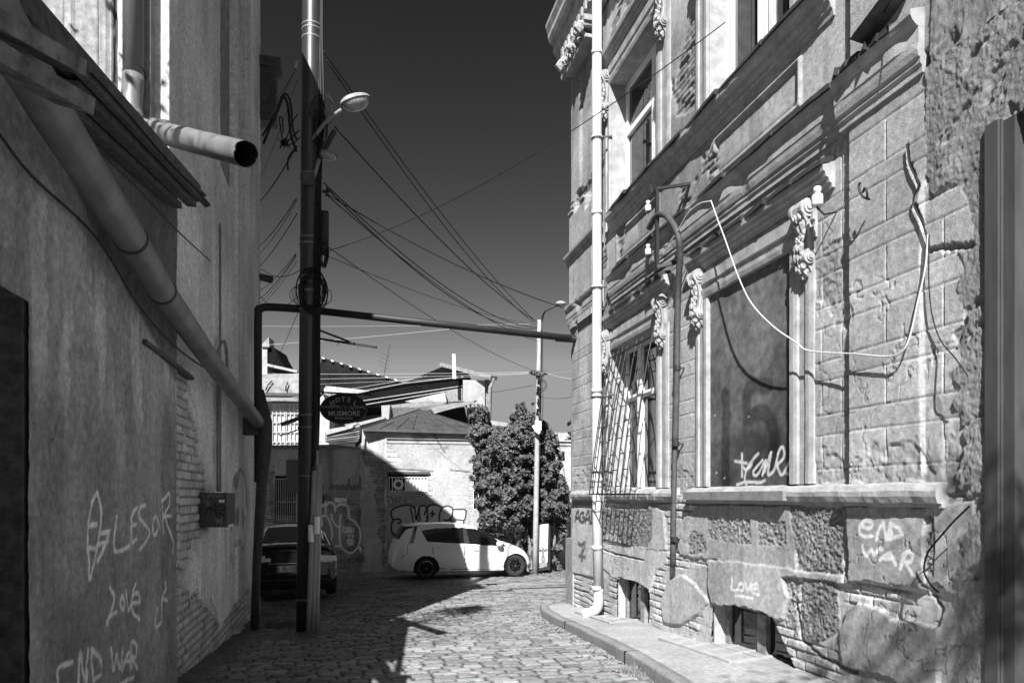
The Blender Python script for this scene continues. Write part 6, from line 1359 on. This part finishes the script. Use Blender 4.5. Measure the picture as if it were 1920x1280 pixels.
text('სასტუმრო', brd, sp(620, 764), rt, .052, SL, thick=.002); text('მუსმორე', brd, sp(671, 765.5), rt, .052, SL, thick=.002)
b = MB()
for x in (637, 644, 651):
    h_ = 5 if x != 644 else 6.5
    b.bar(sp(x-6, 768), sp(x, 768-h_*2+3), .005, .003, up=fw); b.bar(sp(x, 768-h_*2+3), sp(x+6, 768), .005, .003, up=fw)
b.build('emblem', M['plaster_dk'], brd)
b = MB(); b.bar(at(590, 734, PD), at(600, 735, SD+.05), .024, .024); b.bar(at(598, 735, SD+.05), at(698, 740, SD+.05), .024, .024); b.bar(at(588, 756, PD), at(606, 737, SD+.05), .018, .018); b.bar(at(622, 736, SD+.03), at(622, 745, SD+.03), .012); b.bar(at(667, 738, SD+.03), at(667, 746, SD+.03), .012); b.build('hanging_arm', M['iron'], SGN)

# ------------------------------------------------------------------ overhead wires
def wire(p, q, sag, r, label, group=None, m='wire', n=26):
    p = np.array(p, float); q = np.array(q, float); b = MB()
    b.tube([p+(q-p)*t-np.array((0, 0, sag*4*t*(1-t))) for t in np.linspace(0, 1, n)], r, 5)
    o = tag(b.build('overhead_wire', M[m], smooth=True), label, 'wire', group); return o
FD = 20.6
G1 = 'thin dark wires running from the pole to the far lamp post'
for (x0, y0, x1, y1, sag, r) in ((607,97,1003,601,.25,.010),(612,113,1000,604,.35,.010),(628,238,1008,604,.25,.012),(607,343,1006,614,.45,.010),(612,352,1006,616,.55,.010),(612,365,1010,640,.30,.008),(614,462,1008,697,.2,.006),(614,480,1004,608,.15,.005)):
    wire(pl(x0, y0, -.1), at(x1, y1, FD), sag, r, 'thin dark wire running from the street pole to the far lamp post', G1)
wire(pl(610, 362, -.1), at(1082, 585, 11.5), .15, .008, 'dark wire from the pole to the stone house corner, strung with small spacers')
wire(pl(617, 470, -.1), np.array((FX-.3, *onX(1360, 42, FX-.3))), .25, .005, 'thin wire crossing the sky from the pole up to the upper stone house windows')
G2 = 'dark wires fanning from the pole to the left house'
for x0, y0, x1, y1, r in ((556,128,488,245,.006),(556,128,488,225,.005),(558,150,488,335,.004),(556,275,488,378,.012),(556,372,488,460,.008),(557,376,488,475,.005),(557,400,488,498,.007),(555,475,488,545,.005),(555,478,488,560,.006),(556,480,488,568,.004),(556,490,488,575,.004)):
    wire(pl(x0, y0, 0), at(x1, y1, 12.3), .05, r, 'dark wire slanting down from the street pole to the tall left house', G2)
wire(at(492, 505, 12.0), pl(592, 480, -.14), .20, .006, 'drooping thin cable between left wall stub and pole')
wire(at(488, 555, 12.2), pl(590, 515, -.14), .30, .005, 'slack cable curling from left wall corner to the coil on the pole')
wire(pl(600, 480, 0), at(505, 700, 14.5), .1, .005, 'thin cable dropping behind the pole towards the glazed house')
G3 = 'pale wires strung across the far street'
for x0, y0, d0, x1, y1, d1, r in ((440,700,24,1003,697,FD,.005),(440,712,24,1003,699,FD,.005),(440,725,24,998,700,FD,.0035),(440,650,24,860,615,18,.005),(440,611,26,1000,607,FD,.0035),(440,760,26,800,705,24,.006)):
    wire(at(x0, y0, d0), at(x1, y1, d1), .04, r, 'pale wire strung low across the far end of the street', G3, 'wire_lt')
G4 = 'pale wires from the far lamp post to the stone house'
for y1 in (712, 694): wire(at(1022, 698, FD), at(1080, y1, 12), .03, .010 if y1 > 700 else .005, 'pale wire from the far lamp post rack to the stone house corner', G4, 'wire_lt')
wire(at(1020, 622, FD), at(1082, 628, 11.4), .02, .012, 'dark cable running beside the gas pipe end')
wire(at(1000, 722, FD), at(900, 738, 29), .02, .008, 'dark service wire from the far lamp post to the white walled house')
wire(at(1015, 744, FD), at(1082, 742, 12), .05, .005, 'lowest thin wire between far lamp post and house corner')
wire(at(396, 492, 7.6), at(490, 540, 12), .1, .006, 'cable running along the left wall into the corner')
wire(at(325, 468, 6.1), at(492, 506, 12), .05, .005, 'thin cable hung from the low house to the corner stub')
wire(np.array((FX+.02, *onX(1620, 78, FX))), np.array((3.3, *onX(1700, -60, 3.3))), .02, .004, 'thin wire rising from the near end of the cornice')

# ------------------------------------------------------------------ weeds
GRASS = mat('dry_weed', .16, rough=.8, noise=.4, bump=0)
def tuft(c_, n, r, h, label):
    b = MB(); q = random.Random(int(abs(c_[0]*100)+abs(c_[1]*10)))
    for k in range(n):
        a = q.uniform(0, 6.28); d = r*math.sqrt(q.random()); p = np.array(c_)+(d*math.cos(a), d*math.sin(a), 0); t = q.uniform(-.6, .6), q.uniform(-.6, .6); hh = h*q.uniform(.4, 1); w = .004
        m1 = p+(t[0]*hh*.4, t[1]*hh*.4, hh*.7); m2 = p+(t[0]*hh, t[1]*hh, hh); b.add([p-(w, 0, 0), p+(w, 0, 0), m1+(w, 0, 0), m1-(w, 0, 0), m2], [(0,1,2,3),(3,2,4)])
    return tag(b.build('weed_tuft', GRASS), label, 'weeds')
tuft(onG(535, 1178), 260, .28, .16, 'dry weeds at the left foot of the street pole')
tuft(onG(1132, 1150)+(0, 0, .13), 160, .14, .22, 'leafy weed behind the foot of the white downpipe')
tuft(onG(490, 1120), 120, .2, .28, 'weed growing at the base of the left wall corner')
tuft(onG(1192, 1268), 90, .12, .12, 'small weed in the gutter against the near kerb')
# tree behind the low house, out of the picture, its boughs dapple the street
TR = thing('street_tree', 'leafy tree rising behind the low house', 'tree', (-3.6, 2.6, -1.6))
b = MB(); b.tube([(-3.6,2.6,-1.6),(-3.5,2.7,1),(-3.2,2.9,3),(-2.6,3.2,4.6)], [.22,.18,.13,.08], 10); b.tube([(-3.2,2.9,3),(-2.2,3.4,4.5),(-1.4,4.1,5.2)], [.1,.06,.02], 7); b.tube([(-3.3,2.8,2.6),(-3.4,1.6,4.6),(-3,.8,6)], [.1,.06,.02], 7); b.tube([(-3.3,2.0,2.9),(-2.6,-.6,4.6),(-1,-2.2,5.1),(.4,-2.7,5.1),(.8,-3.6,5.8)], [.1,.07,.05,.03,.015], 7); b.build('trunk', M['wood_dk'], TR)
R = np.random.default_rng(21); CC = []
for cx_, cy_, cz_, rr_, n in ((-2.6,3.2,5.4,.7,350),(-1.35,4.5,5.0,.38,650),(-1.0,5.0,4.9,.25,300),(-1.7,3.7,5.2,.45,160),(-3.3,1.2,6.2,1.2,350),(-4.4,-.5,5.5,.8,900),(-5,-2.0,5.2,1.2,1200),(.45,-2.6,5.1,.55,420),(.75,-3.6,5.9,.5,420)):
    q = R.normal(size=(n, 3))*rr_*np.array((.6,.6,.35))+(cx_, cy_, cz_); CC.append(q)
C = np.vstack(CC); n = len(C); nn = R.normal(size=(n, 3)); nn /= np.linalg.norm(nn, axis=1)[:, None]; t1 = np.cross(nn, R.normal(size=(n, 3))); t1 /= np.linalg.norm(t1, axis=1)[:, None]; t2 = np.cross(nn, t1); s1 = R.uniform(.03, .06, n)[:, None]
mk('crown', np.stack([C-t1*s1*1.2, C-t2*s1*.6, C+t1*s1*1.2, C+t2*s1*.6], 1).reshape(-1, 3), np.arange(n*4).reshape(-1, 4), LEAF, TR)
